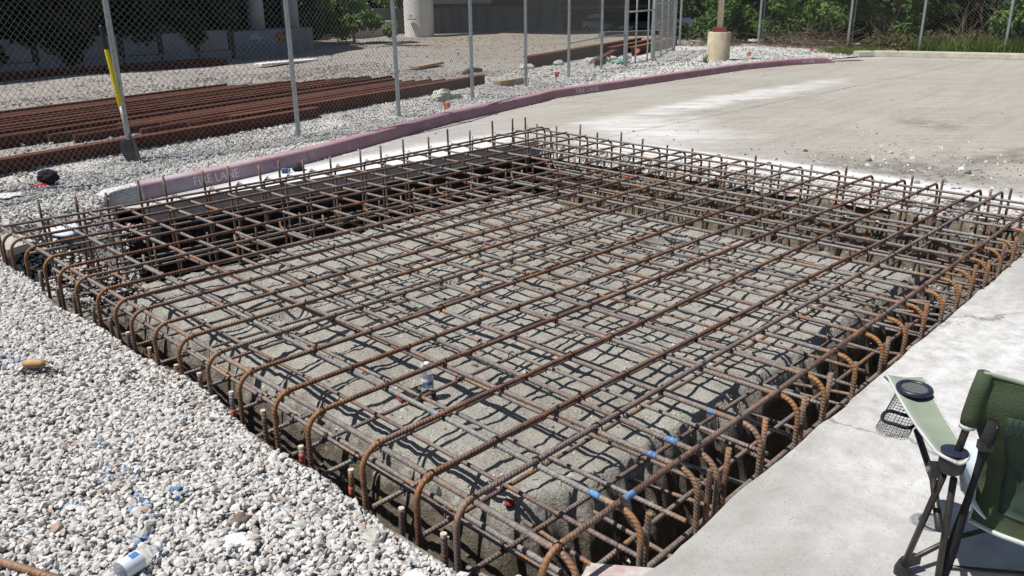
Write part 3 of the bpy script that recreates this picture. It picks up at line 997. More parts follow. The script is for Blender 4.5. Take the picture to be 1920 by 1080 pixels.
nzv = fbm(Xg.ravel(), Yg.ravel(), 1.1, 4, 2.2).reshape(Zg.shape)
Zg = Zg + nzv*0.018
V = np.stack([Xg.ravel(), Yg.ravel(), Zg.ravel()], 1)
structure(fast_mesh('gravel_yard', V, grid_faces(len(xs), len(ts)), 'yard_ground', smooth=True))

# gravel bed on the near left, spilling over the lip of the pit
def bed_z(x, y):
    x = np.asarray(x, float); y = np.asarray(y, float)
    lip = 1.47+0.035*np.sin(y*2.1)+0.02*np.sin(y*5.3+1)
    zz = yard_z(np.minimum(x, 1.4), y)*ss(6.2, 8.2, y) + 0.012
    zz = zz + 0.015*np.sin(x*3+1)*np.sin(y*2.2)
    zz = zz - 0.05*ss(0.28, 0.0, lip-x)
    return zz - 0.42*ss(0.0, 0.16, x-lip)
xs2 = np.concatenate([np.linspace(-8, 0, 30), np.linspace(0.05, 1.66, 60)])
ys2 = np.linspace(-0.6, 7.34, 150)
Xb, Yb = np.meshgrid(xs2, ys2, indexing='ij')
Zb = bed_z(Xb, Yb)-0.012
V = np.stack([Xb.ravel(), Yb.ravel(), Zb.ravel()], 1)
keep = ~((Yb < 0.58) & (Xb > -12))
structure(fast_mesh('gravel_bed', V, grid_faces(len(xs2), len(ys2)), 'gravel_base', smooth=True))

# loose stones on the bed
n = 70000
P = np.stack([RNG.uniform(-0.5, 1.60, n), RNG.uniform(0.9, 8.4, n), np.zeros(n)], 1)
P[:, 2] = bed_z(P[:, 0], P[:, 1])
P = P[visible(P, 0.06)]
P = P[~((P[:, 1] > 7.3) & (P[:, 0] > 1.5))]
sz = np.clip(RNG.lognormal(-4.40, 0.21, len(P)), 0.006, 0.024)
P[:, 2] += sz*RNG.uniform(-0.1, 0.9, len(P))
blobs = [((0.90, 3.05), 0.10), ((0.95, 2.75), 0.12), ((0.80, 2.62), 0.07), ((0.72, 2.95), 0.05), ((1.02, 2.62), 0.05), ((0.95, 4.55), 0.10), ((0.98, 3.35), 0.06)]
mi = np.zeros(len(P), int)
for (bx, by), br in blobs:
    hit = (np.hypot(P[:, 0]-bx, P[:, 1]-by) < br) & (RNG.random(len(P)) < 0.13)
    mi[hit] = 1
o = stones('loose_gravel', P, sz, 'limestone_gravel', mats=['limestone_gravel', 'blue_paint_stone'], stone_mat_idx=mi)
tag(o, 'white crushed limestone gravel on the near left side of the pit', 'gravel', kind='stuff')

# stones of the strip between kerb and fence
def scatter_strip(n_, x0, x1, t0, t1, rad, lift=0.4):
    x = RNG.uniform(x0, x1, n_); tt = RNG.uniform(t0, t1, n_)
    y = ystart(x)+0.05+tt
    P_ = np.stack([x, y, yard_z(x, y)], 1)
    P_ = P_[visible(P_, 0.12)]
    s_ = np.clip(RNG.lognormal(math.log(rad), 0.3, len(P_)), rad*0.5, rad*2)
    P_[:, 2] += s_*RNG.uniform(-0.2, lift, len(P_))
    return P_, s_
P1, s1 = scatter_strip(20000, 0.6, 4.5, 0.0, 2.1, 0.0135, 0.7)
P2, s2 = scatter_strip(20000, 4.5, 12.5, 0.0, 1.7, 0.0155, 0.7)
tag(stones('strip_gravel', np.concatenate([P1, P2]), np.concatenate([s1, s2]), 'strip_gravel', coarse=True), 'pale crushed stone between the red kerb and the chain link fence', 'gravel', kind='stuff')
P3, s3 = scatter_strip(9000, 12.5, 25.0, 0.0, 3.4, 0.026, 0.6)
tag(stones('kerbside_gravel', P3, s3, 'strip_gravel', coarse=True), 'white crushed stone around the lamp post footing behind the kerb', 'gravel', kind='stuff')
P4, s4 = scatter_strip(12000, 1.5, 14, 1.6, 9.0, 0.022, 0.6)
P5, s5 = scatter_strip(15000, 5, 34, 3.0, 22.0, 0.023, 0.3)
tag(stones('ballast', np.concatenate([P4, P5]), np.concatenate([s4, s5]), 'ballast', coarse=True), 'grey brown railway ballast of the yard behind the fence', 'ballast', kind='stuff')
# gravel slide in the left corner and under the slab of the far cut
n = 5200
x = RNG.uniform(1.5, 2.9, n); y = RNG.uniform(6.6, 7.55, n)
zz = pit_z(x, y)
k = zz > -0.62
P = np.stack([x, y, zz], 1)[k]
sz = np.clip(RNG.lognormal(-4.2, 0.35, len(P)), 0.008, 0.035)
tag(stones('spilled_gravel', P, sz, 'limestone_gravel'), 'gravel spilled into the left corner of the pit below the kerb stub', 'gravel', kind='stuff')
n = 5200
y = RNG.uniform(1.3, 7.1, n); x = RNG.uniform(7.55, 7.86, n)
P = np.stack([x, y, pit_z(x, y)], 1)
zl = -0.27+0.05*np.sin(y*3.1)
P = P[(np.abs(P[:, 2]-zl) < 0.10) | (RNG.random(n) < 0.12)]
sz = np.clip(RNG.lognormal(-4.1, 0.35, len(P)), 0.008, 0.04)
tag(stones('base_course_stones', P, sz, 'debris_stone'), 'white base course stones in the far cut under the slab', 'gravel', kind='stuff')
# rubble tracked onto the lane
x = np.concatenate([RNG.normal(9.2, 0.7, 1000), RNG.uniform(8.0, 16.0, 350)])
y = np.concatenate([RNG.normal(2.7, 1.2, 1000), RNG.uniform(-2, 7.0, 350)])
k = (x > 7.98)
P = np.stack([x[k], y[k], np.full(k.sum(), 0.004)], 1)
sz = np.clip(RNG.lognormal(-4.9, 0.6, len(P)), 0.003, 0.05)
tag(stones('lane_debris', P, sz, 'debris_stone'), 'crumbs of rubble and soil scattered on the lane beyond the pit', 'rubble', kind='stuff')
x = RNG.uniform(5.0, 20.0, 150)
y = kerb_y(x)-RNG.exponential(0.12, 150)-0.02
P = np.stack([x, y, np.full(150, 0.004)], 1)
tag(stones('gutter_stones', P, np.clip(RNG.lognormal(-4.5, 0.4, 150), .006, .03), 'strip_gravel'), 'stray pebbles along the foot of the red kerb', 'pebbles', kind='stuff')

# ================================================================== REINFORCEMENT CAGE
cage = empty('reinforcement_cage', (4.6, 4.2, -0.2))
tag(cage, 'rusty two-layer rebar mat with hooked ends spanning the soil pit', 'rebar cage')
CAMP = Vector((0, 0, CAM_Z))

def round_path(corners, r_, arc=7):
    """polyline with rounded corners; returns points and a bend flag"""
    pts, bend = [], []
    c = [Vector(p) for p in corners]
    pts.append(c[0]); bend.append(0.0)
    for i in range(1, len(c)-1):
        a = (c[i-1]-c[i]); b = (c[i+1]-c[i])
        la, lb = a.length, b.length
        a.normalize(); b.normalize()
        ang = a.angle(b)
        tl = min(r_/math.tan(ang/2), la*0.45, lb*0.45)
        rr = tl*math.tan(ang/2)
        p0 = c[i]+a*tl; p1 = c[i]+b*tl
        ctr = c[i]+(a+b).normalized()*(rr/math.sin(ang/2))
        v0 = p0-ctr; v1 = p1-ctr
        tot = v0.angle(v1); ax = v0.cross(v1).normalized()
        for k in range(arc+1):
            q = Matrix.Rotation(tot*k/arc, 3, ax) @ v0
            pts.append(ctr+q)
            bend.append(1.0 if 0 < k < arc else 0.75)
    pts.append(c[-1]); bend.append(0.0)
    return pts, bend

def bar(name, corners, rad=0.0125, bendr=0.075, tone=0.5, rust=0.4, wob=0.004, hot=1.0, seed=None, sides=8, parent=None):
    """one deformed bar; rings are close together (ribs) only where the bar is near the viewer"""
    if seed is None:
        seed = random.random()*100
    pts, bend = round_path(corners, bendr)
    # spread the orange a little past the bend
    q, qb, ql = [pts[0]], [bend[0]], [0.0]
    Ltot = 0.0
    rib = []
    for i in range(1, len(pts)):
        a, b = pts[i-1], pts[i]
        seg = (b-a).length
        if seg < 1e-6:
            continue
        steps = [0.0]
        s_ = 0.0
        while True:
            p = a.lerp(b, s_/seg)
            dist = (p-CAMP).length
            near_ = dist < 3.3
            s_ += 0.0055 if near_ else 0.16
            if s_ >= seg-0.003:
                break
            steps.append(s_)
        for s_ in steps[1:]:
            t_ = s_/seg
            q.append(a.lerp(b, t_))
            bv = bend[i-1]*(1-t_)+bend[i]*t_
            if seg > 0.3:
                bv = max(bend[i-1]*max(0, 1-s_/0.14), bend[i]*max(0, 1-(seg-s_)/0.14))
            qb.append(bv); ql.append(Ltot+s_)
        Ltot += seg
        q.append(b); qb.append(bend[i]); ql.append(Ltot)
    n_ = len(q)
    V_ = []; Lv = []; Bv = []; Av = []
    nprev = None
    for i, p in enumerate(q):
        a = q[max(i-1, 0)]; b = q[min(i+1, n_-1)]
        tg = (b-a).normalized()
        if nprev is None:
            nprev = tg.orthogonal().normalized()
        nprev = (nprev-tg*nprev.dot(tg)).normalized()
        bn = tg.cross(nprev)
        wv = Vector((noise.noise((ql[i]*0.7, seed, 0)), noise.noise((ql[i]*0.7, seed, 7)), noise.noise((ql[i]*0.7, seed, 13))))*wob
        wv -= tg*wv.dot(tg)
        near_ = (p-CAMP).length < 3.35
        ph = (ql[i] % 0.0165)/0.0165
        r_ = rad*(1.0+(0.07 if ph < 0.38 else -0.02)) if near_ else rad
        for k in range(sides):
            an = 2*math.pi*k/sides
            sh = 0.0055*math.sin(an)*(1 if near_ else 0)
            if i in (0, n_-1): sh = 0
            V_.append(p+wv+tg*sh+(nprev*math.cos(an)+bn*math.sin(an))*r_)
            Lv.append(ql[i]); Bv.append(qb[i]*(hot if not isinstance(hot, tuple) else (hot[0] if ql[i] < Ltot/2 else hot[1]))); Av.append(an)
    F_ = []
    for i in range(n_-1):
        for k in range(sides):
            a = i*sides+k; b = i*sides+(k+1) % sides
            F_.append((a, b, b+sides, a+sides))
    F_.append(tuple(reversed(range(sides))))
    F_.append(tuple(range((n_-1)*sides, n_*sides)))
    me = bpy.data.meshes.new(name)
    me.from_pydata([tuple(v) for v in V_], [], F_)
    me.materials.append(MATS['rebar_steel'])
    for nm, arr in (('len', Lv), ('bend', Bv), ('ang', Av)):
        at = me.attributes.new(nm, 'FLOAT', 'POINT')
        at.data.foreach_set('value', arr)
    me.polygons.foreach_set('use_smooth', [True]*(len(F_)-2)+[False, False])
    me.update()
    o_ = link(bpy.data.objects.new(name, me))
    o_.color = (tone, rust, 0, 1)
    return adopt(o_, parent or cage)

def mark(par, p, d_, rad, length, mat):
    """band of marker paint round a bar: a sub-part"""
    p = Vector(p); d_ = Vector(d_).normalized()
    mb = MB()
    k = rad*1.05
    length *= 0.7
    mb.tube([p-d_*length/2, p-d_*length*0.2, p+d_*length*0.25, p+d_*length/2], [k*0.98, k, k*1.02, k*0.98], 8, True)
    o_ = mb.build('paint_band', mat, None, True)
    o_.parent = par
    return o_

SC = 1.6
UN = SC*np.array([4.375, 4.202, 4.065, 3.882, 3.661, 3.471, 3.285, 3.082, 2.910, 2.771, 2.590, 2.404, 2.227, 2.033, 1.842, 1.679, 1.440, 1.249, 1.114, 0.872])
UF = SC*np.array([4.469, 4.278, 4.048, 3.859, 3.644, 3.463, 3.241, 3.040, 2.916, 2.793, 2.584, 2.410, 2.210, 1.986, 1.792, 1.611, 1.447, 1.220, 1.127, 0.918])
UX1 = SC*np.array([4.83, 4.78, 4.73, 4.72, 4.73, 4.75, 4.75, 4.76, 4.76, 4.81, 4.76, 4.77, 4.76, 4.78, 4.79, 4.79, 4.82, 4.80, 4.86, 4.80])
VFX = SC*np.array([1.013, 1.234, 1.407, 1.564, 1.735, 1.868, 2.085, 2.252, 2.434, 2.579, 2.747, 2.942, 3.169, 3.340, 3.530, 3.733, 3.916, 4.144, 4.372, 4.583, 4.734])
VNX = SC*np.array([1.009, 1.208, 1.430, 1.513, 1.706, 1.910, 2.073, 2.274, 2.484, 2.662, 2.836, 3.024, 3.189, 3.340, 3.525, 3.715, 3.893, 4.123, 4.338, 4.531, 4.676])
def lift(x, y):
    return 0.055*float(ss(5.0, 7.7, np.array(x)))*float(ss(4.6, 7.0, np.array(y)))
ZT = 0.15
BR = 0.0115
top_u, top_v = [], []
for i in range(20):
    yn, yf = min(UN[i], 7.0), min(UF[i], 7.0 if i == 0 else 6.84)
    x0 = 1.535; x1 = min(UX1[i]+0.05, 7.76)
    z1 = ZT+lift(x1, yf)
    hot = (random.uniform(0.35, 0.8) if i > 1 else 0.3, 0.1)
    o_ = bar('top_bar', [(x0, yn, -0.50), (x0+random.uniform(-.006, .006), yn, ZT), ((x0+x1)/2, {0: 6.875, 1: 6.785}.get(i, (yn+yf)/2), ZT+0.3*(z1-ZT)), (x1, yf, z1), (x1+random.uniform(-.02, .01), yf+random.uniform(-.02, .02), -0.55)],
             BR, 0.085, tone=random.uniform(0.0, 0.30) if i % 6 else 0.55, rust=random.uniform(0.1, 0.6), hot=hot, wob=0.008)
    top_u.append(o_)
for j in range(21):
    xf, xn = VFX[j], VNX[j]
    y0 = 1.315; y1 = min(7.13, FLY(xf)-0.045)
    z1 = ZT-0.006+lift(xf, y1)
    zn = ZT-2*BR+lift(xn, y0)
    o_ = bar('cross_bar', [(xn+random.uniform(-.01, .01), y0, -0.55), (xn, y0, zn), ((xn+xf)/2, (y0+y1)/2, (zn+z1)/2-0.004), (xf, y1, z1), (xf, y1+random.uniform(-.01, .01), -0.6)],
             BR, 0.085, tone=random.uniform(0.5, 1.0), rust=random.uniform(0.0, 0.55), hot=(1.0 if random.random() < 0.8 else 0.5, 0.35), wob=0.008)
    top_v.append(o_)
def vpt(j, y):
    t_ = (y-1.315)/(7.13-1.315)
    x = VNX[j]+(VFX[j]-VNX[j])*t_
    return (x, y, ZT-2*BR+lift(x, y))
def vdir(j):
    return (VFX[j]-VNX[j], 5.8, 0)
def upt(i, x):
    t_ = (x-1.535)/6.2
    return (x, UN[i]+(UF[i]-UN[i])*t_, ZT+lift(x, UN[i]))
for j in (1, 2, 3, 4, 7):
    mark(top_v[j], vpt(j, 1.52+random.uniform(-.01, .02)), vdir(j), BR, random.uniform(0.05, 0.075), 'blue_marker')
for j, y in ((1, 2.35), (2, 2.55), (4, 2.05), (6, 3.4), (5, 4.3), (10, 2.3)):
    mark(top_v[j], vpt(j, y), vdir(j), BR, random.uniform(0.04, 0.08), 'blue_marker')
for j, y in ((14, 5.2), (12, 5.55), (9, 4.9), (16, 4.6)):
    mark(top_v[j], vpt(j, y), vdir(j), BR, random.uniform(0.06, 0.10), 'red_marker')
for i, x in ((19, 1.98), (11, 3.7), (15, 6.9)):
    mark(top_u[i], upt(i, x), (1, 0, 0), BR, 0.08, 'blue_marker' if i == 19 else 'red_marker')

# lower layer resting just over the mound
ZL = -0.125
low_u, low_v = [], []
for i in range(17):
    y = 1.50+i*0.283+random.uniform(-.05, .05)
    y2 = y+random.uniform(-.06, .06)
    o_ = bar('lower_bar', [(1.56+random.uniform(-.03, .03), y, ZL), (4.2, (y+y2)/2, ZL+random.uniform(-.01, .01)), (7.35+random.uniform(-.25, .1), y2, ZL-0.01)], 0.0098, 0.06,
             tone=random.uniform(0.2, 1.0), rust=random.uniform(0.1, 0.8), wob=0.010)
    low_u.append((o_, y, y2))
for j in range(19):
    x = 1.70+j*0.297+random.uniform(-.06, .06)
    x2 = x+random.uniform(-.05, .05)
    yend = 6.12+random.uniform(-.10, .12)
    o_ = bar('lower_cross_bar', [(x, 1.37+random.uniform(-.02, .04), ZL+0.023), ((x+x2)/2, 3.8, ZL+0.02), (x2, yend, ZL+0.022), (x2+0.01, yend+0.03, ZL+0.10)], 0.0098, 0.06,
             tone=random.uniform(0.3, 1.0), rust=random.uniform(0.0, 0.6), wob=0.010, hot=1.0)
    low_v.append((o_, x, x2))
for j, y in ((2, 3.0), (5, 2.6), (8, 4.4), (11, 3.2), (14, 2.4)):
    mark(low_v[j][0], (low_v[j][1]+(low_v[j][2]-low_v[j][1])*(y-1.37)/4.7, y, ZL+0.0215), (low_v[j][2]-low_v[j][1], 4.7, 0), 0.0098, 0.06, 'blue_marker' if j % 2 else 'orange_marker')

# bars in the trenches round the edge
def run(name, a, b, rad=0.0105, tone=None, **kw):
    m_ = (Vector(a)+Vector(b))/2
    return bar(name, [a, m_+Vector((0, 0, random.uniform(-.008, .008))), b], rad, 0.05, tone=random.uniform(.3, .9) if tone is None else tone, rust=random.uniform(.2, .7), **kw)
b1 = run('trench_bar', (1.62, 1.385, -0.21), (7.7, 1.47, -0.20), 0.0118)
run('trench_bar', (1.66, 1.40, -0.52), (7.7, 1.47, -0.50), 0.0118)
run('trench_bar', (1.70, 1.62, -0.66), (7.6, 1.62, -0.66))
b2 = run('trench_bar', (1.60, 1.42, -0.25), (1.60, 6.95, -0.22), 0.0108)
b3 = run('trench_bar', (1.72, 1.38, -0.40), (1.74, 6.9, -0.40), 0.0108)
run('trench_bar', (1.80, 1.55, -0.14), (1.80, 6.6, -0.14), 0.0115)
for zz, xx in ((-0.06, 7.66), (-0.24, 7.64), (-0.45, 7.62), (-0.62, 7.4)):
    run('trench_bar', (xx, 1.45, zz), (xx-0.02, 6.95, zz+0.01), 0.011)
for zz, xx in ((-0.42, 6.75), (-0.66, 6.75)):
    run('trench_bar', (xx, 1.5, zz), (xx, 6.9, zz), 0.011)
for zz, yy in ((-0.10, 7.02), (-0.34, 7.04), (-0.58, 7.0)):
    run('trench_bar', (1.75, yy, zz), (7.5, yy-0.08, zz), 0.011)
for zz, yy in ((-0.30, 6.32), (-0.55, 6.3)):
    run('trench_bar', (1.75, yy, zz), (7.4, yy, zz), 0.011)
mark(b2, (1.60, 2.42, -0.25), (0, 1, 0), 0.0108, 0.06, 'blue_marker')
mark(b2, (1.60, 1.95, -0.25), (0, 1, 0), 0.0108, 0.06, 'blue_marker')
# short cross pieces in the near trench
for k in range(20):
    x = 1.75+k*0.30+random.uniform(-.05, .05)
    y0 = NRY(x)+0.03
    o_ = bar('short_bar', [(x, y0, -0.235-random.uniform(0, .1)), (x+random.uniform(-.05, .05), 1.95, -0.245-random.uniform(0, .1))], 0.0098, 0.03, tone=random.uniform(.3, 1), rust=random.uniform(0.1, .9))
    if k in (8, 9, 11, 13):
        mark(o_, (x, y0+0.12, -0.25), (0, 1, 0), 0.0115, 0.05, 'blue_marker')

# upright dowels beside the hooks
def dowel(x, y, ztop, zbot=-0.8, lean=(0, 0), tone=0.3, rust=0.6, cut=None, rad=0.0110):
    o_ = bar('dowel', [(x-lean[0], y-lean[1], zbot), (x+lean[0]*0.3, y+lean[1]*0.3, ztop)], rad, 0.03, tone=tone, rust=rust, wob=0.003)
    if cut:
        mb = MB().tube([(x+lean[0]*0.3, y+lean[1]*0.3, ztop-0.012), (x+lean[0]*0.3, y+lean[1]*0.3, ztop+0.002)], rad*1.04, 8)
        c_ = mb.build('cut_end', cut)
        c_.parent = o_
    return o_
for j in range(1, 21):
    x = VFX[j]-0.055+random.uniform(-.02, .02)
    dowel(x, 7.10, ZT+0.115+lift(x, 7.1)+random.uniform(-.02, .05), lean=(random.uniform(-.02, .02), 0.01), tone=random.uniform(.1, .6))
for i in range(0, 20):
    yy = UF[i]-0.05+random.uniform(-.02, .02)
    tp = 0.14+0.04*(i < 9)+lift(7.7, yy)+random.uniform(-.05, .03)
    if i in (8, 9, 14): tp = 0.05
    dowel(7.74, max(yy, 1.45), tp+0.03, lean=(0.0, random.uniform(-.03, .03)), tone=random.uniform(.0, .5))
for j in range(1, 21):
    x = VNX[j]+0.07+random.uniform(-.03, .03)
    dowel(x, 1.33, 0.135+random.uniform(-.04, .03), lean=(random.uniform(-.05, .05), -0.01), tone=random.uniform(.0, .5), rust=random.uniform(.5, 1), rad=0.0118)
for i in range(4, 20):
    yy = UN[i]+0.075+random.uniform(-.02, .02)
    o_ = dowel(1.53, yy, 0.03+random.uniform(-.04, .03), lean=(0.01, random.uniform(-.02, .02)), tone=random.uniform(.2, .7), cut='saw_cut_end' if i > 8 else None, rad=0.0115)
    if i in (11, 13, 15, 16):
        mark(o_, (1.53, yy, -0.06), (0, 0, 1), 0.0115, 0.06, 'red_marker')

# a second row of uprights in the far trench and stirrups in the lane-side trench
for k in range(24):
    yy = 1.6+k*0.225+random.uniform(-.04, .04)
    dowel(7.56+random.uniform(-.03, .03), yy, -0.02+random.uniform(-.12, .02), zbot=-0.85, lean=(0, random.uniform(-.02, .02)), tone=random.uniform(.0, .4), rad=0.009)
for k in range(12):
    x = 2.1+k*0.45
    dowel(x, 6.55, -0.10, zbot=-0.85, lean=(random.uniform(-.02, .02), 0), tone=.4, rad=0.009)

# wire ties at every crossing, too small to pick apart
vs, fs = [], []
def tie(p, s_=1.0):
    p = Vector(p)
    mb_ = MB()
    a = random.choice((-1, 1))*random.uniform(0.6, 1.0)
    d_ = Vector((math.cos(a), math.sin(a), 0))*0.021*s_
    e_ = Vector((-d_.y, d_.x, 0))*0.25
    mb_.tube([p-d_+Vector((0, 0, -0.018)), p-d_*0.7+e_+Vector((0, 0, 0.006)), p+Vector((0, 0, 0.017*s_)), p+d_*0.7-e_+Vector((0, 0, 0.006)), p+d_+Vector((0, 0, -0.018))], 0.0032*s_, 3)
    mb_.tube([p+Vector((0, 0, -0.02)), p+Vector((random.uniform(-.02, .02), random.uniform(-.012, .012), -0.034))], 0.0032*s_, 3)
    if random.random() < .22:
        mb_.tube([p+Vector((0, 0, 0.012)), p+Vector((random.uniform(-.015, .015), random.uniform(-.015, .015), 0.028))], 0.0024*s_, 3)
    off = len(vs)
    vs.extend(mb_.v); fs.extend([tuple(q+off for q in f) for f in mb_.f])
for i in range(20):
    for j in range(21):
        x = VNX[j]+(VFX[j]-VNX[j])*0.5
        for _ in range(2):
            y = upt(i, x)[1]; x = vpt(j, y)[0]
        tie((x, y, ZT-0.004+lift(x, y)), 1.15)
for (o_, y, y2) in low_u:
    for (o2, x, x2) in low_v:
        if random.random() < 0.8:
            yy = y+(y2-y)*(x-1.56)/5.7
            tie((x+(x2-x)*(yy-1.37)/4.7, yy, ZL+0.018), 1.1)
ties = adopt(obj('tie_wires', vs, fs, 'tie_wire'), cage)
ties['kind'] = 'stuff'

# ================================================================== FENCES
def link_mesh(A, B, z0a, z0b, z1, w_=0.072, r_=0.0021, off=0.0):
    """woven wire between two posts: two families of slanted wires clipped to the panel"""
    A, B = Vector((*A, 0)), Vector((*B, 0))
    Ld = (B-A).length
    tg = (B-A)/Ld
    nr = Vector((-tg.y, tg.x, 0))
    mb = MB()
    Hh = z1-min(z0a, z0b)
    zlo = min(z0a, z0b)
    n_ = int((Ld+Hh)/w_)+2
    for fam in (1, -1):
        for k in range(-int(Hh/w_)-1, n_+int(Hh/w_)):
            s0 = k*w_
            # line s = s0 + fam*(z-zlo)
            lo, hi = 0.0, Hh
            if fam == 1:
                lo = max(lo, -s0); hi = min(hi, Ld-s0)
            else:
                lo = max(lo, s0-Ld); hi = min(hi, s0)
            if hi-lo < 0.02:
                continue
            p0 = A+tg*(s0+fam*lo)+nr*(0.002*fam+off)+Vector((0, 0, zlo+lo))
            p1 = A+tg*(s0+fam*hi)+nr*(0.002*fam+off)+Vector((0, 0, zlo+hi))
            d_ = (p1-p0).normalized()
            e1 = nr*r_; e2 = d_.cross(nr)*r_
            q = [p0+e1, p0-e1*0.5+e2*0.87, p0-e1*0.5-e2*0.87, p1+e1, p1-e1*0.5+e2*0.87, p1-e1*0.5-e2*0.87]
            mb.add(q, [(0, 1, 4, 3), (1, 2, 5, 4), (2, 0, 3, 5)])
    return mb

def post(mb, x, y, z0, z1, r_):
    mb.tube([(x, y, z0), (x, y, z1)], r_, 12)

FENCE = [(0.2, 8.15), (1.9, 8.62), (3.50, 9.22), (5.556, 9.164), (7.5, 9.609), (9.766, 10.466), (11.729, 11.069), (13.72, 11.701), (15.482, 12.221), (16.527, 12.317)]
FTOP = 2.0
fence = empty('chain_link_fence', (*FENCE[4], 0.1))
tag(fence, 'long grey chain link fence with round steel posts behind the red kerb', 'fence')
for i, (x, y) in enumerate(FENCE):
    z0 = float(yard_z(x, y))
    mb = MB(); post(mb, x, y, z0-0.3, FTOP+0.05 if i < 9 else 2.5, 0.030 if i < 9 else 0.052)
    po = adopt(shade_auto(mb.build('post', 'galvanized')), fence)
    mb = MB()
    for k in range(5):
        zz = z0+0.25+k*0.38
        ring = [(x+0.033*math.cos(a)*(1 if i < 9 else 1.65), y+0.033*math.sin(a)*(1 if i < 9 else 1.65), zz+0.012*math.cos(a*1.0)) for a in np.linspace(0, 2*math.pi, 13)]
        mb.tube(ring, 0.0028, 4, False)
    c_ = mb.build('wire_clips', 'galvanized', po); c_['kind'] = 'stuff'
for a, b in zip(FENCE[:-1], FENCE[1:]):
    za, zb = float(yard_z(*a)), float(yard_z(*b))
    mb = link_mesh(a, b, za, zb, FTOP, off=0.034)
    o_ = adopt(mb.build('wire_mesh', 'fence_wire'), fence)
    mb = MB().tube([(*a, FTOP), (*b, FTOP)], 0.021, 8)
    adopt(mb.build('top_rail', 'galvanized', smooth=True), fence)
mb = MB().tube([(*FENCE[7], 0.80), (*FENCE[8], 0.84), (*FENCE[9], 0.86)], 0.018, 8)
adopt(mb.build('brace_rail', 'galvanized', smooth=True), fence)

gate = empty('chain_link_gate', (18.4, 12.8, 0.1))
tag(gate, 'grey tubular gate with upright bars standing ajar at the fence end', 'gate')
def gate_leaf(A, B, bars, rails, z0=0.14, z1=2.3):
    A, B = Vector((*A, 0)), Vector((*B, 0))
    mb = MB()
    for t_ in bars:
        p = A.lerp(B, t_)
        mb = MB().tube([(p.x, p.y, z0), (p.x, p.y, z1)], 0.022, 8)
        adopt(mb.build('gate_bar', 'galvanized', smooth=True), gate)
    for zz in rails:
        mb = MB().tube([(A.x, A.y, zz), (B.x, B.y, zz+0.02)], 0.018, 8)
        adopt(mb.build('gate_rail', 'galvanized', smooth=True), gate)
gate_leaf((16.65, 12.38), (18.2, 12.70), (0.33, 0.78, 1.0), (0.16, 1.36, 2.28))
gate_leaf((18.40, 12.84), (21.9, 14.55), (0.0, 0.36, 0.66, 0.96), (0.15, 1.52, 2.3))
adopt(link_mesh((18.42, 12.86), (21.9, 14.56), 0.16, 0.16, 2.3, 0.09, 0.003).build('wire_mesh', 'fence_wire'), gate)
mb = MB(); post(mb, 21.99, 14.59, -0.2, 2.6, 0.055)
adopt(shade_auto(mb.build('gate_post', 'galvanized')), gate)
mb = MB().tube([(18.30, 12.77, 0.2), (18.30, 12.77, 2.35)], 0.06, 10)
adopt(shade_auto(mb.build('latch_post', 'galvanized')), gate)
mb = MB().box((18.36, 12.74, 0.82), (0.12, 0.10, 0.10))
adopt(mb.build('latch', 'black_plastic'), gate)

BACK = [(24.3, 15.9), (25.66, 13.78), (26.15, 11.03), (26.33, 8.97), (26.9, 6.87), (27.5, 4.6), (28.1, 2.3), (28.7, 0)]
bf = empty('boundary_fence', (26.15, 11.03, 0))
tag(bf, 'tall chain link boundary fence in front of the trees past the lane', 'fence')
for i, (x, y) in enumerate(BACK):
    mb = MB(); post(mb, x, y, -0.3, 3.0, 0.042)
    po = adopt(shade_auto(mb.build('post', 'galvanized')), bf)
    if i in (1, 2):
        mb = MB()
        mb.tube([(x+0.09, y-0.07, 0.0), (x+0.09, y-0.07, 2.9)], 0.016, 6)
        for k in range(8):
            mb.tube([(x-0.06, y+0.03, 0.25+k*0.34), (x+0.12, y-0.10, 0.25+k*0.34)], 0.006, 4)
        c_ = mb.build('tension_bar', 'galvanized'); c_.parent = po
for a, b in zip(BACK[:-1], BACK[1:]):
    adopt(link_mesh(a, b, 0.02, 0.02, 2.9, 0.10, 0.0016).build('wire_mesh', 'fence_wire'), bf)

# ================================================================== RUSTY RAILS BEHIND THE FENCE
RAILP = [(-0.070, 0), (0.070, 0), (0.070, 0.012), (0.014, 0.030), (0.010, 0.115), (0.034, 0.128), (0.034, 0.165), (0.026, 0.172), (-0.026, 0.172), (-0.034, 0.165), (-0.034, 0.128), (-0.010, 0.115), (-0.014, 0.030), (-0.070, 0.012)]
BEAMP = [(-0.075, 0), (0.075, 0), (0.075, 0.012), (0.006, 0.016), (0.006, 0.185), (0.075, 0.189), (0.075, 0.20), (-0.075, 0.20), (-0.075, 0.189), (-0.006, 0.185), (-0.006, 0.016), (-0.075, 0.012)]
def rail(name, A, B, z0, prof, label, group, scale=1.0, roll=0.0, cat='rail'):
    A, B = Vector((*A, z0)), Vector((*B, z0))
    Ld = (B-A).length
    vs, fs = [], []
    n_ = len(prof)
    for q in (0.0, Ld):
        for px, pz in prof:
            c_, s_ = math.cos(roll), math.sin(roll)
            vs.append((q, (px*c_-pz*s_)*scale, (px*s_+pz*c_)*scale))
    for k in range(n_):
        fs.append((k, (k+1) % n_, (k+1) % n_+n_, k+n_))
    fs.append(tuple(reversed(range(n_)))); fs.append(tuple(range(n_, 2*n_)))
    o_ = obj(name, vs, fs, 'rail_rust')
    o_.location = A
    o_.rotation_euler = (0, math.asin(-(B-A).normalized().z), math.atan2((B-A).y, (B-A).x))
    return tag(o_, label, cat, group)
RD = Vector((0.955, 0.262)).normalized()
RN = Vector((-RD.y, RD.x))
base = Vector((2.2, 9.72))
GR = 'rusty rails laid out side by side behind the fence'
rail('steel_beam', (1.0, 9.12), (6.7, 10.48), 0.075, BEAMP, 'rusty beam nearest the chain link fence, lying along its foot', GR, 1.0, cat='beam')
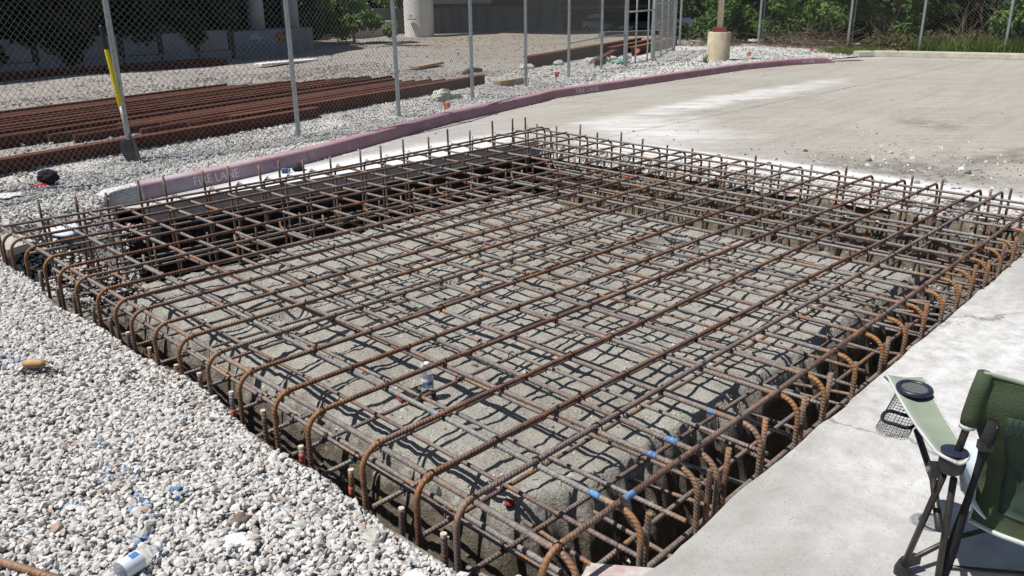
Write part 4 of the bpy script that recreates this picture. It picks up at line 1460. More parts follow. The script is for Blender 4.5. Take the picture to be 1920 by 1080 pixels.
rail('steel_beam', (5.3, 10.37), (11.55, 12.02), 0.075, BEAMP, 'long rusty beam whose cut end points at a block of timber', GR, 1.15, cat='beam')
starts = [3.15, 2.2, 2.75, 1.75, 2.55, 1.4, 2.45, 0.8, 1.2, 0.4, 1.3, 0.6, 1.0, 1.6, 1.25, -0.5, -0.8, 0.3, -0.6, -0.3, -1, -1, -1, -1.2]
for k in range(34):
    off = 0.36+k*0.112
    s0 = starts[(k*24)//34]+random.uniform(-.25, .25)
    s1 = 9.3+random.uniform(-0.7, 0.4)-k*0.03
    if k > 22: s1 = 8.1-(k-22)*0.13+random.uniform(-.25, .25)
    a = base+RD*s0+RN*off; b = base+RD*s1+RN*(off+random.uniform(-.03, .03))
    z0 = 0.06 + random.choice((0.0, 0.0, 0.015, 0.03)) + (0.03 if 9 < k < 20 else 0.0)
    if k == 0: lb = 'rusty rail just behind the beams along the fence, first of the row'
    elif k == 33: lb = 'rusty rail at the far edge of the row, next to open ballast'
    else: lb = 'rusty rail among many lying side by side behind the fence'
    rail('steel_rail', a, b, z0, RAILP, lb, GR, 0.80)
G2 = 'rusty beams lying past the middle fence posts'
rail('steel_beam', (15.0, 14.1), (23.8, 17.1), 0.06, BEAMP, 'long brown beam with a white painted patch beyond the middle fence posts', G2, 1.6, cat='beam')
rail('steel_beam', (19.3, 14.9), (24.8, 17.0), 0.06, BEAMP, 'brown beam seen through the left gate bars, second of the bundle', G2, 1.5, cat='beam')
rail('steel_beam', (19.6, 14.4), (25.2, 16.6), 0.06, BEAMP, 'brown beam seen through the gate bars, nearest of the bundle', G2, 1.5, cat='beam')
rail('steel_beam', (15.9, 12.75), (19.4, 14.85), 0.07, BEAMP, 'short brown beam lying slantwise onto the longer beam', G2, 1.1, cat='beam')
mb = MB().box((16.9, 14.72, 0.20), (1.5, 0.006, 0.13), Matrix.Rotation(math.atan2(3.0, 8.8), 3, 'Z'))

# ================================================================== LAMP POST
lp = empty('lamp_post', (19.45, 11.55, 0.0))
tag(lp, 'tan square lamp post on a round concrete footing behind the kerb', 'lamp post')
mb = MB().lathe([(0.29, -0.1), (0.29, 0.80), (0.275, 0.825), (0.0, 0.826)], (19.45, 11.55, 0.0), 28)
adopt(shade_auto(mb.build('footing', 'pier_concrete')), lp)
mb = MB().box((19.45, 11.55, 0.885), (0.34, 0.34, 0.10), Matrix.Rotation(0.5, 3, 'Z'))
bp = adopt(mb.build('base_cover', 'rust_plate'), lp)
for sx_, sy_ in ((1, 1), (1, -1), (-1, 1), (-1, -1)):
    v_ = Matrix.Rotation(0.5, 3, 'Z') @ Vector((0.13*sx_, 0.13*sy_, 0))
    mb = MB().tube([(19.45+v_.x, 11.55+v_.y, 0.93), (19.45+v_.x, 11.55+v_.y, 0.965)], 0.016, 6)
    c_ = mb.build('bolt', 'rust_plate'); c_.parent = bp
mb = MB().box((19.45, 11.55, 3.9), (0.145, 0.145, 6.0), Matrix.Rotation(0.5, 3, 'Z'))
adopt(mb.build('pole', 'pole_paint'), lp)
mb = MB().box((19.75, 11.35, 6.85), (0.75, 0.32, 0.16), Matrix.Rotation(-0.55, 3, 'Z'))
adopt(mb.build('lamp_head', 'pole_paint'), lp)

# ================================================================== MARKER FLAGS
def flag(x, y, z0, h_, lab, s_=1.0, ang=0.4):
    e_ = empty('marker_flag', (x, y, z0))
    tag(e_, lab, 'flag', 'orange survey flags')
    mb = MB().tube([(x, y, z0-0.1), (x, y, z0+h_)], 0.0035, 5)
    adopt(mb.build('stake', 'galvanized'), e_)
    d_ = Vector((math.cos(ang), math.sin(ang), 0))*0.105*s_
    nn = Vector((-d_.y, d_.x, 0))*0.3
    vs, fs = [], []
    for q in range(7):
        t_ = q/6
        w_ = nn*math.sin(t_*5.0)
        for side in (0.0012, -0.0012):
            off = Vector((nn.x, nn.y, 0)).normalized()*side
            vs.append(Vector((x, y, z0+h_))+d_*t_+w_*0.6+off)
            vs.append(Vector((x, y, z0+h_-0.115*s_*(1-0.25*t_)))+d_*t_*0.9-w_*0.5+off)
    for q in range(6):
        a = q*4
        fs += [(a, a+1, a+5, a+4), (a+2, a+6, a+7, a+3)]
    adopt(obj('flag_sheet', vs, fs, 'flag_orange', smooth=True), e_)
flag(8.20, 9.41, 0.11, 0.16, 'orange survey flag in the gravel by the second fence post from the rail end', 0.9, -0.6)
flag(12.55, 11.05, 0.11, 0.22, 'orange survey flag at the fence near the middle of the photo', 1.0, -0.2)
flag(17.5, 12.72, 0.12, 0.35, 'orange survey flag seen between the gate bars', 1.0, -0.8)
flag(20.3, 11.2, 0.09, 0.20, 'small orange survey flag just right of the lamp post footing', 1.0, -0.8)
flag(22.6, 10.56, 0.06, 0.25, 'red orange survey flag in front of the brush pile', 1.0, -0.5)

# ================================================================== SHOVEL
sh = empty('shovel', (3.42, 9.08, 0.1))
tag(sh, 'yellow sleeved shovel leaning against the first fence post', 'shovel')
s0 = Vector((3.46, 9.05, 0.14)); s1 = Vector((3.40, 9.19, 1.52))
ax = (s1-s0).normalized()
Ls = (s1-s0).length
def sp(t_): return s0+(s1-s0)*t_
adopt(MB().tube([sp(0.16), sp(0.42)], [0.021, 0.019], 10).build('shaft', 'shovel_shaft', smooth=True), sh)
adopt(MB().tube([sp(0.41), sp(0.42), sp(0.82), sp(0.83)], [0.019, 0.0225, 0.0225, 0.019], 10).build('sleeve', 'yellow_grip', smooth=True), sh)
adopt(MB().tube([sp(0.825), sp(0.84), sp(0.92), sp(0.985), sp(1.0)], [0.019, 0.024, 0.021, 0.024, 0.016], 10).build('grip', 'black_plastic', smooth=True), sh)
side = Vector((math.cos(-1.0), math.sin(-1.0), 0)); side = (side-ax*side.dot(ax)).normalized()
nrm = side.cross(ax)
vs, fs = [], []
rowsb = [(0.20, 0.05), (0.19, 0.088), (0.17, 0.100), (0.10, 0.105), (0.04, 0.098), (-0.02, 0.076), (-0.06, 0.042), (-0.085, 0.006)]
for th in (0.0, -0.004):
    for (a_, hw) in rowsb:
        for k in range(7):
            u_ = -1+k/3
            vs.append(s0+ax*(a_*1.15)+side*hw*u_+nrm*(0.045*(u_*u_)*(hw/0.12)+th-0.02+0.02*(a_/0.2)))
nb = len(rowsb)*7
for q in range(len(rowsb)-1):
    for k in range(6):
        a = q*7+k
        fs.append((a, a+1, a+8, a+7)); fs.append((nb+a, nb+a+7, nb+a+8, nb+a+1))
adopt(obj('blade', vs, fs, 'shovel_blade', smooth=True), sh)
adopt(MB().tube([s0+ax*0.10-nrm*0.012, s0+ax*0.2-nrm*0.006, sp(0.2)], [0.012, 0.022, 0.024], 10).build('socket', 'shovel_blade', smooth=True), sh)

# ================================================================== CAMP CHAIR
CF = Vector((math.cos(R(34)), math.sin(R(34)), 0))
CR = Vector((CF.y, -CF.x, 0))
CH = Vector((2.262, 0.524, 0))
def cl(f_, r_, z_):
    return CH+CF*f_+CR*r_+Vector((0, 0, z_))
chair = empty('camp_chair', (2.6, 0.45, 0))
tag(chair, 'green folding camp chair with a cup holder on the near slab', 'chair')
def cadd(o_, par=None):
    if par is None:
        return adopt(o_, chair)
    o_.parent = par
    return o_
def sheet(fn, nu, nv, th, name, mat, par=None, smooth=True):
    """thin cloth with thickness from a surface function"""
    P_ = [[Vector(fn(i/nu, j/nv)) for j in range(nv+1)] for i in range(nu+1)]
    vs, fs = [], []
    N = (nu+1)*(nv+1)
    for lay in (0, 1):
        for i in range(nu+1):
            for j in range(nv+1):
                a = P_[min(i+1, nu)][j]-P_[max(i-1, 0)][j]; b = P_[i][min(j+1, nv)]-P_[i][max(j-1, 0)]
                n_ = a.cross(b).normalized()
                vs.append(P_[i][j]+n_*th*(0.5-lay))
    def ix(l_, i, j): return l_*N+i*(nv+1)+j
    for i in range(nu):
        for j in range(nv):
            fs.append((ix(0, i, j), ix(0, i+1, j), ix(0, i+1, j+1), ix(0, i, j+1)))
            fs.append((ix(1, i, j), ix(1, i, j+1), ix(1, i+1, j+1), ix(1, i+1, j)))
    for i in range(nu):
        for j in (0, nv):
            fs.append((ix(0, i, j), ix(1, i, j), ix(1, i+1, j), ix(0, i+1, j)))
    for j in range(nv):
        for i in (0, nu):
            fs.append((ix(0, i, j), ix(0, i, j+1), ix(1, i, j+1), ix(1, i, j)))
    return cadd(obj(name, vs, fs, mat, smooth=smooth), par)
for sgn in (0, 1):
    rr = 0.0 if sgn == 0 else 0.56
    k = 1 if sgn == 0 else -1
    # arm: webbing strip that widens to a folded tip
    def arm(u, v, rr=rr, k=k):
        f_ = -0.045+0.575*u
        w_ = (0.040+0.017*u)*math.sqrt(min(1.0, 0.12+u/0.10))*(1.0 if u < 0.93 else math.sqrt(max(0.25, 1-((u-0.93)/0.075)**2)))
        r_ = rr+(v*2-1)*w_-0.010*k*u
        z_ = 0.548+0.018*u-0.02*math.sin(math.pi*u)-0.055*max(0, (u-0.86)/0.14)**2 - 0.006*(1-abs(v*2-1))
        return cl(f_, r_, z_)
    ao = sheet(arm, 22, 6, 0.008, 'arm_rest', 'chair_light')
    for v in (0.0, 1.0):
        sheet_pts = [arm(u, v) for u in np.linspace(0, 1, 24)]
        cadd(MB().tube(sheet_pts, 0.0048, 6).build('piping', 'chair_trim', smooth=True), ao)
    cadd(MB().tube([arm(0.0, v) for v in np.linspace(0, 1, 8)], 0.0048, 6).build('piping', 'chair_trim', smooth=True), ao)
    cadd(MB().tube([arm(1.0, v) for v in np.linspace(0, 1, 8)], 0.0048, 6).build('piping', 'chair_trim', smooth=True), ao)
    # cup holder ring, net and hanging pocket
    cc = cl(0.375, rr-0.006*k, 0.556)
    ring = [cc+CF*0.050*math.cos(a)+CR*0.047*math.sin(a)+Vector((0, 0, 0.004)) for a in np.linspace(0, 2*math.pi, 33)]
    cup = cadd(MB().tube(ring, 0.0085, 8, False).build('cup_holder_ring', 'navy_plastic', smooth=True))
    mb = MB()
    mb.lathe([(0.0, 0.0), (0.043, 0.0), (0.043, 0.0015), (0.0, 0.0015)], cc+Vector((0, 0, 0.004)), 24)
    cadd(mb.build('cup_opening', 'chair_trim'), cup)
    mb = MB()
    for q in range(-7, 8):
        x_ = q*0.0058
        h_ = math.sqrt(max(0, 0.043**2-x_**2))
        mb.tube([cc+CF*x_-CR*h_+Vector((0, 0, 0.007)), cc+CF*x_+CR*h_+Vector((0, 0, 0.007))], 0.0007, 3)
        mb.tube([cc+CR*x_-CF*h_+Vector((0, 0, 0.007)), cc+CR*x_+CF*h_+Vector((0, 0, 0.007))], 0.0007, 3)
    cadd(mb.build('net', 'black_webbing'), cup)
    mb = MB()
    bot = cc+Vector((0, 0, -0.165))+CF*0.03-CR*0.035*k
    def pk(a, t_):
        r_ = 0.046+0.008*t_
        return cc.lerp(bot, t_)+CF*r_*math.cos(a)+CR*r_*math.sin(a)*0.95+Vector((0, 0, -0.006*math.sin(3*a)*t_))
    for a in np.linspace(0, 2*math.pi, 29)[:-1]:
        mb.tube([pk(a, t_) for t_ in np.linspace(0, 1, 6)], 0.0007, 3)
    for t_ in np.linspace(0.06, 1, 16):
        mb.tube([pk(a, t_) for a in np.linspace(0, 2*math.pi, 20)], 0.0007, 3, False)
    for q in range(-6, 7):
        x_ = q*0.0075
        h_ = math.sqrt(max(0, 0.05**2-x_**2))
        mb.tube([bot+CF*x_-CR*h_, bot+CF*x_+CR*h_], 0.0007, 3)
        mb.tube([bot+CR*x_-CF*h_, bot+CR*x_+CF*h_], 0.0007, 3)
    cadd(mb.build('net_pocket', 'black_webbing'), cup)
    cadd(MB().tube([pk(a, 0.72) for a in np.linspace(0, 2*math.pi, 24)], 0.006, 6, False).build('pocket_hem', 'black_webbing', smooth=True), cup)
    # hub clamp under the arm
    hub = cl(0.0, rr, 0.50)
    mb = MB().lathe([(0.022, -0.030), (0.032, -0.02), (0.035, 0.0), (0.033, 0.028), (0.024, 0.034)], hub+Vector((0, 0, 0.018)), 14)
    hb = cadd(shade_auto(mb.build('hub_clamp', 'black_plastic')))
    cadd(MB().box(hub-CR*0.028*k+CF*0.03+Vector((0, 0, -0.025)), (0.034, 0.034, 0.036), Matrix.Rotation(R(34), 3, 'Z')).build('hub_lug', 'black_plastic'), hb)
    cadd(MB().tube([hub-CR*0.052*k+CF*0.03+Vector((0, 0, -0.025)), hub-CR*0.045*k+CF*0.03+Vector((0, 0, -0.025))], 0.008, 8).build('rivet', 'rivet'), hb)
    mb = MB().lathe([(0.016, 0.0), (0.034, 0.0), (0.035, 0.005), (0.024, 0.009), (0.015, 0.009)], cl(0.0, rr, 0.552), 18)
    cadd(shade_auto(mb.build('arm_grommet', 'navy_plastic')), hb)
    # tubes
    cadd(MB().tube([cl(-0.004, rr, 0.50), cl(0.002, rr+0.022*k, 0.64), cl(-0.009, rr+0.033*k, 0.79)], 0.0105, 10).build('back_post', 'chair_tube', smooth=True))
    foot = Vector((2.407, 0.641, 0.02)) if sgn == 0 else cl(0.19, rr+0.02, 0.02)
    l1 = cadd(MB().tube([hub-CR*0.012*k+CF*0.01+Vector((0, 0, -0.03)), foot], 0.0098, 10).build('leg', 'chair_tube', smooth=True))
    cadd(shade_auto(MB().lathe([(0.024, -0.02), (0.024, 0.0), (0.016, 0.022), (0.013, 0.03)], foot, 12).build('foot', 'black_plastic')), l1)
    foot2 = cl(0.03, rr+0.035*k, 0.02)
    l2 = cadd(MB().tube([hub+CR*0.012*k+Vector((0, 0, -0.03)), foot2], 0.0098, 10).build('leg', 'chair_tube', smooth=True))
    cadd(shade_auto(MB().lathe([(0.024, -0.02), (0.024, 0.0), (0.016, 0.022), (0.013, 0.03)], foot2, 12).build('foot', 'black_plastic')), l2)
    # webbing strap drawn from the back post down to the leg
    st0 = cl(-0.026, rr+0.072*k, 0.665); st1 = cl(0.05, rr+0.045*k, 0.03)
    pts = [st0.lerp(st1, q/10) for q in range(11)]
    cadd(MB().tube(pts, [0.014, 0.018, 0.011, 0.009, 0.010, 0.012, 0.015, 0.017, 0.016, 0.014, 0.011], 8).build('strap', 'black_webbing', smooth=True))
    cadd(MB().box(cl(-0.02, rr+0.066*k, 0.59), (0.026, 0.034, 0.024), Matrix.Rotation(R(34), 3, 'Z')).build('strap_buckle', 'black_plastic'))
    cadd(MB().tube([cl(-0.03, rr+0.075*k, 0.655), cl(-0.036, rr+0.075*k, 0.655)], 0.006, 8).build('rivet', 'rivet'))
# low crossed tubes between the feet
cadd(MB().tube([Vector((2.425, 0.63, 0.045)), Vector((2.60, 0.555, 0.075)), cl(0.34, 0.40, 0.15)], 0.0085, 8).build('cross_tube', 'chair_tube', smooth=True))
cadd(MB().box((2.432, 0.627, 0.043), (0.055, 0.028, 0.026), Matrix.Rotation(R(-25), 3, 'Z')).build('pivot', 'black_plastic'))
cadd(MB().tube([cl(0.19, 0.55, 0.045), cl(0.02, 0.06, 0.16)], 0.0085, 8).build('cross_tube', 'chair_tube', smooth=True))
cadd(MB().tube([cl(0.0, 0.0, 0.30), cl(0.19, 0.03, 0.345), cl(0.40, 0.03, 0.40)], 0.011, 8).build('seat_tube', 'chair_tube', smooth=True))
cadd(MB().tube([cl(0.0, 0.56, 0.30), cl(0.19, 0.53, 0.345), cl(0.40, 0.53, 0.40)], 0.011, 8).build('seat_tube', 'chair_tube', smooth=True))
# back panel: sleeve round the posts above, slack cloth below
def back(u, v):
    # u across (0 left .. 1 right), v down (0 top .. 1 hem)
    z_ = 0.80-0.03*math.sin(math.pi*u)*(1-v)-v*0.51
    k_ = float(ss(0.22, 0.62, np.array(v)))
    inset = 0.020+0.075*k_
    r_ = 0.012+inset+(0.536-2*inset)*u
    sag = (0.035+0.075*k_)*math.sin(math.pi*u)
    wr = 0.003*math.sin(u*17+v*9)+0.003*math.sin(v*27+u*7)+0.006*noise.noise((u*5, v*5, 2.0))
    f_ = -0.012+0.095*k_-0.03*max(0, v-0.7)-sag+wr
    return cl(f_, r_, z_)
bk = sheet(back, 40, 34, 0.006, 'back_panel', 'chair_fabric')
for v in (0.0, 1.0):
    cadd(MB().tube([back(u, v) for u in np.linspace(0, 1, 30)], 0.008 if v else 0.006, 6).build('piping', 'chair_trim' if v else 'chair_light', smooth=True), bk)
for u in (0.0, 1.0):
    cadd(MB().tube([back(u, v) for v in np.linspace(0.52, 1, 20)], 0.005, 6).build('piping', 'chair_trim', smooth=True), bk)
def meshp(u, v):
    p = back(0.13+0.74*u, 0.20+0.66*v)
    return p-CF*0.007
sheet(meshp, 20, 14, 0.002, 'mesh_insert', 'chair_mesh', bk)
for r_, q_ in ((0.0, 1), (0.56, -1)):
    z0_, z1_ = 0.645, 0.80
    mb = MB().tube([cl(0.002, r_+0.022*q_, z0_-0.01), cl(0.0, r_+0.025*q_, z0_+0.02), cl(-0.006, r_+0.031*q_, 0.74), cl(-0.010, r_+0.034*q_, z1_)], [0.020, 0.024, 0.023, 0.018], 12)
    so = cadd(mb.build('sleeve', 'chair_fabric', smooth=True), bk)
    cadd(MB().tube([cl(0.002, r_+0.022*q_, z0_-0.016), cl(0.002, r_+0.022*q_, z0_-0.004)], 0.021, 12).build('sleeve_hem', 'chair_trim', smooth=True), bk)
# seat cloth, silver grey, slung between front and back
def seat(u, v):
    f_ = 0.045+0.40*v
    r_ = 0.060+0.44*u
    z_ = 0.305+0.075*v-0.03*math.sin(math.pi*u)+0.17*abs(u*2-1)**3*(0.4+0.6*math.sin(math.pi*min(1, v*1.2+0.1)))
    return cl(f_, r_, z_)
st = sheet(seat, 24, 16, 0.006, 'seat', 'chair_silver')
for u in (0.0, 1.0):
    cadd(MB().tube([seat(u, v) for v in np.linspace(0, 1, 14)], 0.006, 6).build('piping', 'chair_trim', smooth=True), st)

# ================================================================== SMALL THINGS LYING ABOUT
# cut-down water bottle on the mound
bz = float(pit_z(2.42, 2.99))
bt = empty('water_bottle', (2.42, 2.99, bz))
tag(bt, 'clear water bottle with a blue and white label standing on the mound', 'bottle')
mb = MB().lathe([(0.0, 0.0), (0.028, 0.0), (0.031, 0.008), (0.030, 0.03), (0.031, 0.033), (0.030, 0.06), (0.031, 0.063), (0.031, 0.125), (0.026, 0.15), (0.013, 0.178), (0.013, 0.195), (0.0, 0.196)], (2.42, 2.99, bz), 18)
adopt(mb.build('bottle_body', 'clear_plastic', smooth=True), bt)
mb = MB().lathe([(0.0315, 0.075), (0.0318, 0.077), (0.0318, 0.125), (0.0315, 0.127)], (2.42, 2.99, bz), 18); mb.f = mb.f[:-2]
lb_ = adopt(mb.build('label', 'bottle_label', smooth=True), bt)
mb = MB().lathe([(0.0322, 0.092), (0.0322, 0.110)], (2.42, 2.99, bz), 18); mb.f = [f for f in mb.f[:-2] if (f[0] % 18) in (9, 10, 11, 12, 13)]
c_ = mb.build('label_print', 'label_blue', smooth=True); c_.parent = lb_
mb = MB().lathe([(0.0, 0.192), (0.0155, 0.192), (0.0155, 0.208), (0.0, 0.209)], (2.42, 2.99, bz), 14)
adopt(mb.build('cap', 'bottle_label', smooth=True), bt)

# glove by the bottle
gz = float(pit_z(2.34, 3.06))
gl = empty('work_glove', (2.34, 3.06, gz))
tag(gl, 'crumpled black work glove with a red cuff beside the bottle', 'glove')
adopt(lump('palm', (2.35, 3.03, gz+0.03), (0.055, 0.042, 0.024), 'glove_black', None, 3, 2, 0.5, 0.5), gl)
for k in range(4):
    a = 0.2+k*0.28
    p0 = Vector((2.38, 3.01-k*0.006, gz+0.034)); p1 = p0+Vector((math.cos(a-0.9)*0.05, math.sin(a-0.9)*0.05, 0.012)); p2 = p1+Vector((math.cos(a-1.4)*0.03, math.sin(a-1.4)*0.03, -0.02))
    adopt(MB().tube([p0, p1, p2], [0.013, 0.012, 0.009], 7).build('finger', 'glove_black', smooth=True), gl)
p0 = Vector((2.33, 3.00, gz+0.03))
adopt(MB().tube([p0, p0+Vector((-.01, -.035, 0.01)), p0+Vector((.01, -.055, -.005))], [0.014, 0.013, 0.009], 7).build('thumb', 'glove_black', smooth=True), gl)
ringp = [Vector((2.30, 3.075, gz+0.03))+Vector((0.012*math.cos(a), 0.040*math.cos(a)+0.0*a, 0.018*math.sin(a))) for a in np.linspace(0, 2*math.pi, 15)]
adopt(MB().tube(ringp, 0.007, 6, False).build('cuff', 'glove_red', smooth=True), gl)

# wire brush with wooden handle on the gravel
def brush(loc, ang, lab, L_=0.115, wires=90):
    e_ = empty('wire_brush', loc)
    tag(e_, lab, 'brush')
    d_ = Vector((math.cos(ang), math.sin(ang), 0)); n_ = Vector((-d_.y, d_.x, 0))
    c0 = Vector(loc)
    prof = [(0.0, 0.0), (0.015, 0.003), (0.021, 0.02), (0.022, 0.06), (0.021, 0.095), (0.016, L_-0.006), (0.006, L_)]
    pts = [c0+d_*(q-0.06)+Vector((0, 0, 0.045)) for _, q in prof]
    adopt(MB().tube(pts, [max(0.004, q) for q, _ in prof], 12).build('handle', 'wood_handle', smooth=True), e_)
    adopt(MB().tube([c0+d_*(L_-0.06)+Vector((0, 0, 0.045)), c0+d_*(L_-0.03)+Vector((0, 0, 0.035))-n_*0.005, c0+d_*(L_+0.03)+Vector((0, 0, 0.028))-n_*0.03, c0+d_*(L_+0.035)+Vector((0, 0, 0.024))-n_*0.06], 0.004, 6).build('neck', 'galvanized', smooth=True), e_)
    mb = MB()
    for q in range(wires):
        a = c0+d_*random.uniform(-0.06, 0.13)-n_*random.uniform(0.02, 0.085)+Vector((0, 0, random.uniform(0.012, 0.035)))
        b_ = a+d_*random.uniform(-0.05, 0.05)+n_*random.uniform(-0.02, 0.02)+Vector((0, 0, random.uniform(-0.01, 0.012)))
        m_ = (a+b_)/2+Vector((0, 0, random.uniform(0, 0.012)))
        mb.tube([a, m_, b_], 0.0014, 3)
    adopt(mb.build('wire_bristles', 'brush_wire'), e_)
brush((1.01, 4.33, 0.01), -0.80, 'wooden handled wire brush with black wires lying on white gravel')
brush((1.16, 5.86, 0.02), -0.75, 'pale handled brush at the left photo edge by the pit lip', wires=50)

# loose offcut of bar at the bottom left
mb = MB().tube([(0.30, 3.02, 0.045), (0.47, 2.66, 0.035), (0.56, 2.46, 0.03)], 0.0125, 10)
ob = mb.build('bar_offcut', 'rebar_steel', smooth=True)
for nm in ('len', 'bend', 'ang'):
    at = ob.data.attributes.new(nm, 'FLOAT', 'POINT')
    at.data.foreach_set('value', [v.co.length if nm == 'len' else (0.6 if nm == 'bend' else 0) for v in ob.data.vertices])
ob.color = (0.3, 0.6, 0, 1)
tag(ob, 'rusty bar offcut on the gravel in the bottom left corner', 'bar')

# second bottle, lying on the gravel
e_ = empty('plastic_bottle', (0.72, 2.41, 0.05))
tag(e_, 'clear plastic bottle with white label lying on gravel at the bottom edge', 'bottle')
d_ = (Vector((0.79, 2.425, 0))-Vector((0.645, 2.385, 0))).normalized()
rm = d_.to_track_quat('Z', 'Y').to_matrix()
c0 = Vector((0.61, 2.375, 0.062))
adopt(MB().lathe([(0.0, 0.0), (0.029, 0.0), (0.032, 0.008), (0.030, 0.05), (0.032, 0.055), (0.032, 0.125), (0.026, 0.150), (0.013, 0.175), (0.013, 0.192), (0.0, 0.193)], c0, 18, rm).build('bottle_body', 'clear_plastic', smooth=True), e_)
mb = MB().lathe([(0.0325, 0.055), (0.0325, 0.125)], c0, 18, rm); mb.f = mb.f[:-2]
lo = adopt(mb.build('label', 'bottle_label', smooth=True), e_)
mb = MB().lathe([(0.0332, 0.090+0.0), (0.0332, 0.118)], c0, 18, rm); mb.f = [f for i_, f in enumerate(mb.f[:-2]) if i_ in (4, 5)]
c_ = mb.build('label_print', 'label_blue', smooth=True); c_.parent = lo
adopt(MB().lathe([(0.0, 0.190), (0.016, 0.190), (0.016, 0.205), (0.0, 0.206)], c0, 14, rm).build('cap', 'bottle_label', smooth=True), e_)

tag(lump('plaster_block', (1.01, 2.30, 0.03), (0.052, 0.028, 0.026), 'plaster_white', None, 5, 2, 0.4, -0.9, False), 'chalk white lump of mortar on the gravel near the pit', 'mortar lump')
tag(lump('soil_clod', (1.075, 2.40, 0.03), (0.036, 0.030, 0.026), 'brown_clod', None, 8, 2, 0.4, 0.4), 'dark brown clod on the gravel beside the white mortar lump', 'clod')
tag(lump('soil_clod', (1.14, 2.40, 0.022), (0.018, 0.014, 0.014), 'brown_clod', None, 9, 1, 0.4, 0.4), 'small brown clod right beside the bigger dark clod', 'clod')
tag(lump('stone_block', (1.36, 2.02, 0.0), (0.048, 0.036, 0.022), 'pale_rock', None, 12, 2, 0.4, 0.4, False), 'flat pale grey stone at the gravel lip over the pit', 'stone')
tag(lump('stone_block', (1.30, 1.72, 0.01), (0.055, 0.04, 0.026), 'plaster_white', None, 14, 2, 0.4, 1.0, False), 'whitish stone lump at the bottom edge beside the pit', 'stone')
bp_ = empty('black_bundle', (2.41, 8.5, 0.1))
tag(bp_, 'black crumpled bundle on a red scrap by the fence foot', 'bundle')
adopt(lump('bundle_body', (2.43, 8.49, 0.20), (0.10, 0.065, 0.07), 'glove_black', None, 4, 2, 0.35, -0.6, False), bp_)
adopt(lump('red_scrap', (2.36, 8.47, 0.130), (0.06, 0.045, 0.018), 'bright_red', None, 6, 2, 0.3, -0.6), bp_)
cu_ = empty('paint_can', (4.56, 7.87, 0))
tag(cu_, 'small blue capped can lying at the kerb foot', 'can')
rm = Vector((0.8, -0.5, 0)).normalized().to_track_quat('Z', 'Y').to_matrix()
adopt(MB().lathe([(0.0, 0), (0.026, 0), (0.027, 0.01), (0.027, 0.055), (0.022, 0.065), (0.0, 0.066)], (4.50, 7.83, 0.03), 14, rm).build('can_body', 'cup_blue', smooth=True), cu_)
adopt(MB().lathe([(0.0, 0), (0.02, 0), (0.02, 0.025), (0.0, 0.026)], (4.555, 7.795, 0.03), 14, rm).build('can_cap', 'label_blue', smooth=True), cu_)
tag(lump('asphalt_chunk', (4.70, 7.82, 0.035), (0.075, 0.05, 0.045), 'glove_black', None, 21, 2, 0.25, 0.2), 'dark asphalt chunk on the slab beside the blue can', 'asphalt chunk')
# stray concrete with red paint at the near corner of the pit
vs = [(1.66, 1.37, -0.16), (1.80, 1.43, -0.16), (1.96, 1.22, -0.16), (1.86, 1.12, -0.16), (1.68, 1.18, -0.16)]
tp = [(1.67, 1.37, -0.01), (1.79, 1.42, -0.015), (1.93, 1.235, -0.02), (1.84, 1.14, 0.0), (1.69, 1.19, 0.0)]
n_ = 5
fs = [tuple(reversed(range(n_))), tuple(range(n_, 2*n_))]+[(i, (i+1) % n_, (i+1) % n_+n_, i+n_) for i in range(n_)]
cb = obj('concrete_chunk', vs+tp, fs, 'pink_concrete')
bm = bmesh.new(); bm.from_mesh(cb.data)
bmesh.ops.bevel(bm, geom=bm.edges[:], offset=0.014, segments=2, affect='EDGES')
bm.to_mesh(cb.data); bm.free()
tag(cb, 'concrete chunk stained with pink paint at the bottom corner of the pit', 'concrete chunk')
tag(lump('red_cap', (2.06, 2.05, float(pit_z(2.06, 2.05))+0.02), (0.024, 0.020, 0.016), 'glove_red', None, 2, 2, 0.25), 'small dark red cap on the soil slope near the front corner', 'cap')
# pale slab and disc in the left corner of the pit
mb = MB().box((1.72, 7.30, -0.07), (0.26, 0.2, 0.07), Matrix.Rotation(0.5, 3, 'Z') @ Matrix.Rotation(0.35, 3, 'X'))
tag(mb.build('slab_fragment', 'pale_rock'), 'tan concrete fragment in the left corner under the cage', 'concrete fragment')
mb = MB().lathe([(0.0, 0.0), (0.12, 0.0), (0.125, 0.010), (0.115, 0.016), (0.0, 0.012)], (2.16, 7.42, -0.06), 24, Matrix.Rotation(0.35, 3, 'X'))
tag(mb.build('plastic_disc', 'bottle_label', smooth=True), 'white round plastic disc in the left corner of the pit', 'disc')
tag(lump('torn_paper', (1.97, 8.2, 0.14), (0.13, 0.07, 0.02), 'plaster_white', None, 31, 2, 0.5, -0.4, False), 'crumpled white paper on the gravel at the left photo edge', 'paper')

# timber, rocks and scraps behind the fence
mb = MB().box((11.55, 11.35, 0.17), (0.85, 0.16, 0.16), Matrix.Rotation(0.22, 3, 'Z'))
tag(mb.build('timber_block', 'wood_timber'), 'sawn timber block in front of the cut beam end', 'timber')
for k, (x, y, s_) in enumerate(((9.1, 10.5, 0.16), (9.45, 10.62, 0.13), (8.9, 10.35, 0.10))):
    tag(lump('pale_rock', (x, y, float(yard_z(x, y))+s_*0.35), (s_*1.4, s_*0.8, s_*0.7), 'pale_rock', None, 40+k, 2, 0.35, 0.3, False), ['large whitish rock behind the fence beside the long beam', 'whitish rock right of the large rock behind the fence', 'small whitish rock left of the large rock behind the fence'][k], 'rock', 'whitish rocks behind the fence')
mb = MB().box((14.2, 16.9, 0.10), (1.6, 0.25, 0.06), Matrix.Rotation(0.45, 3, 'Z'))
tag(mb.build('wood_plank', 'wood_timber'), 'weathered orange plank lying on the ballast of the yard', 'plank')
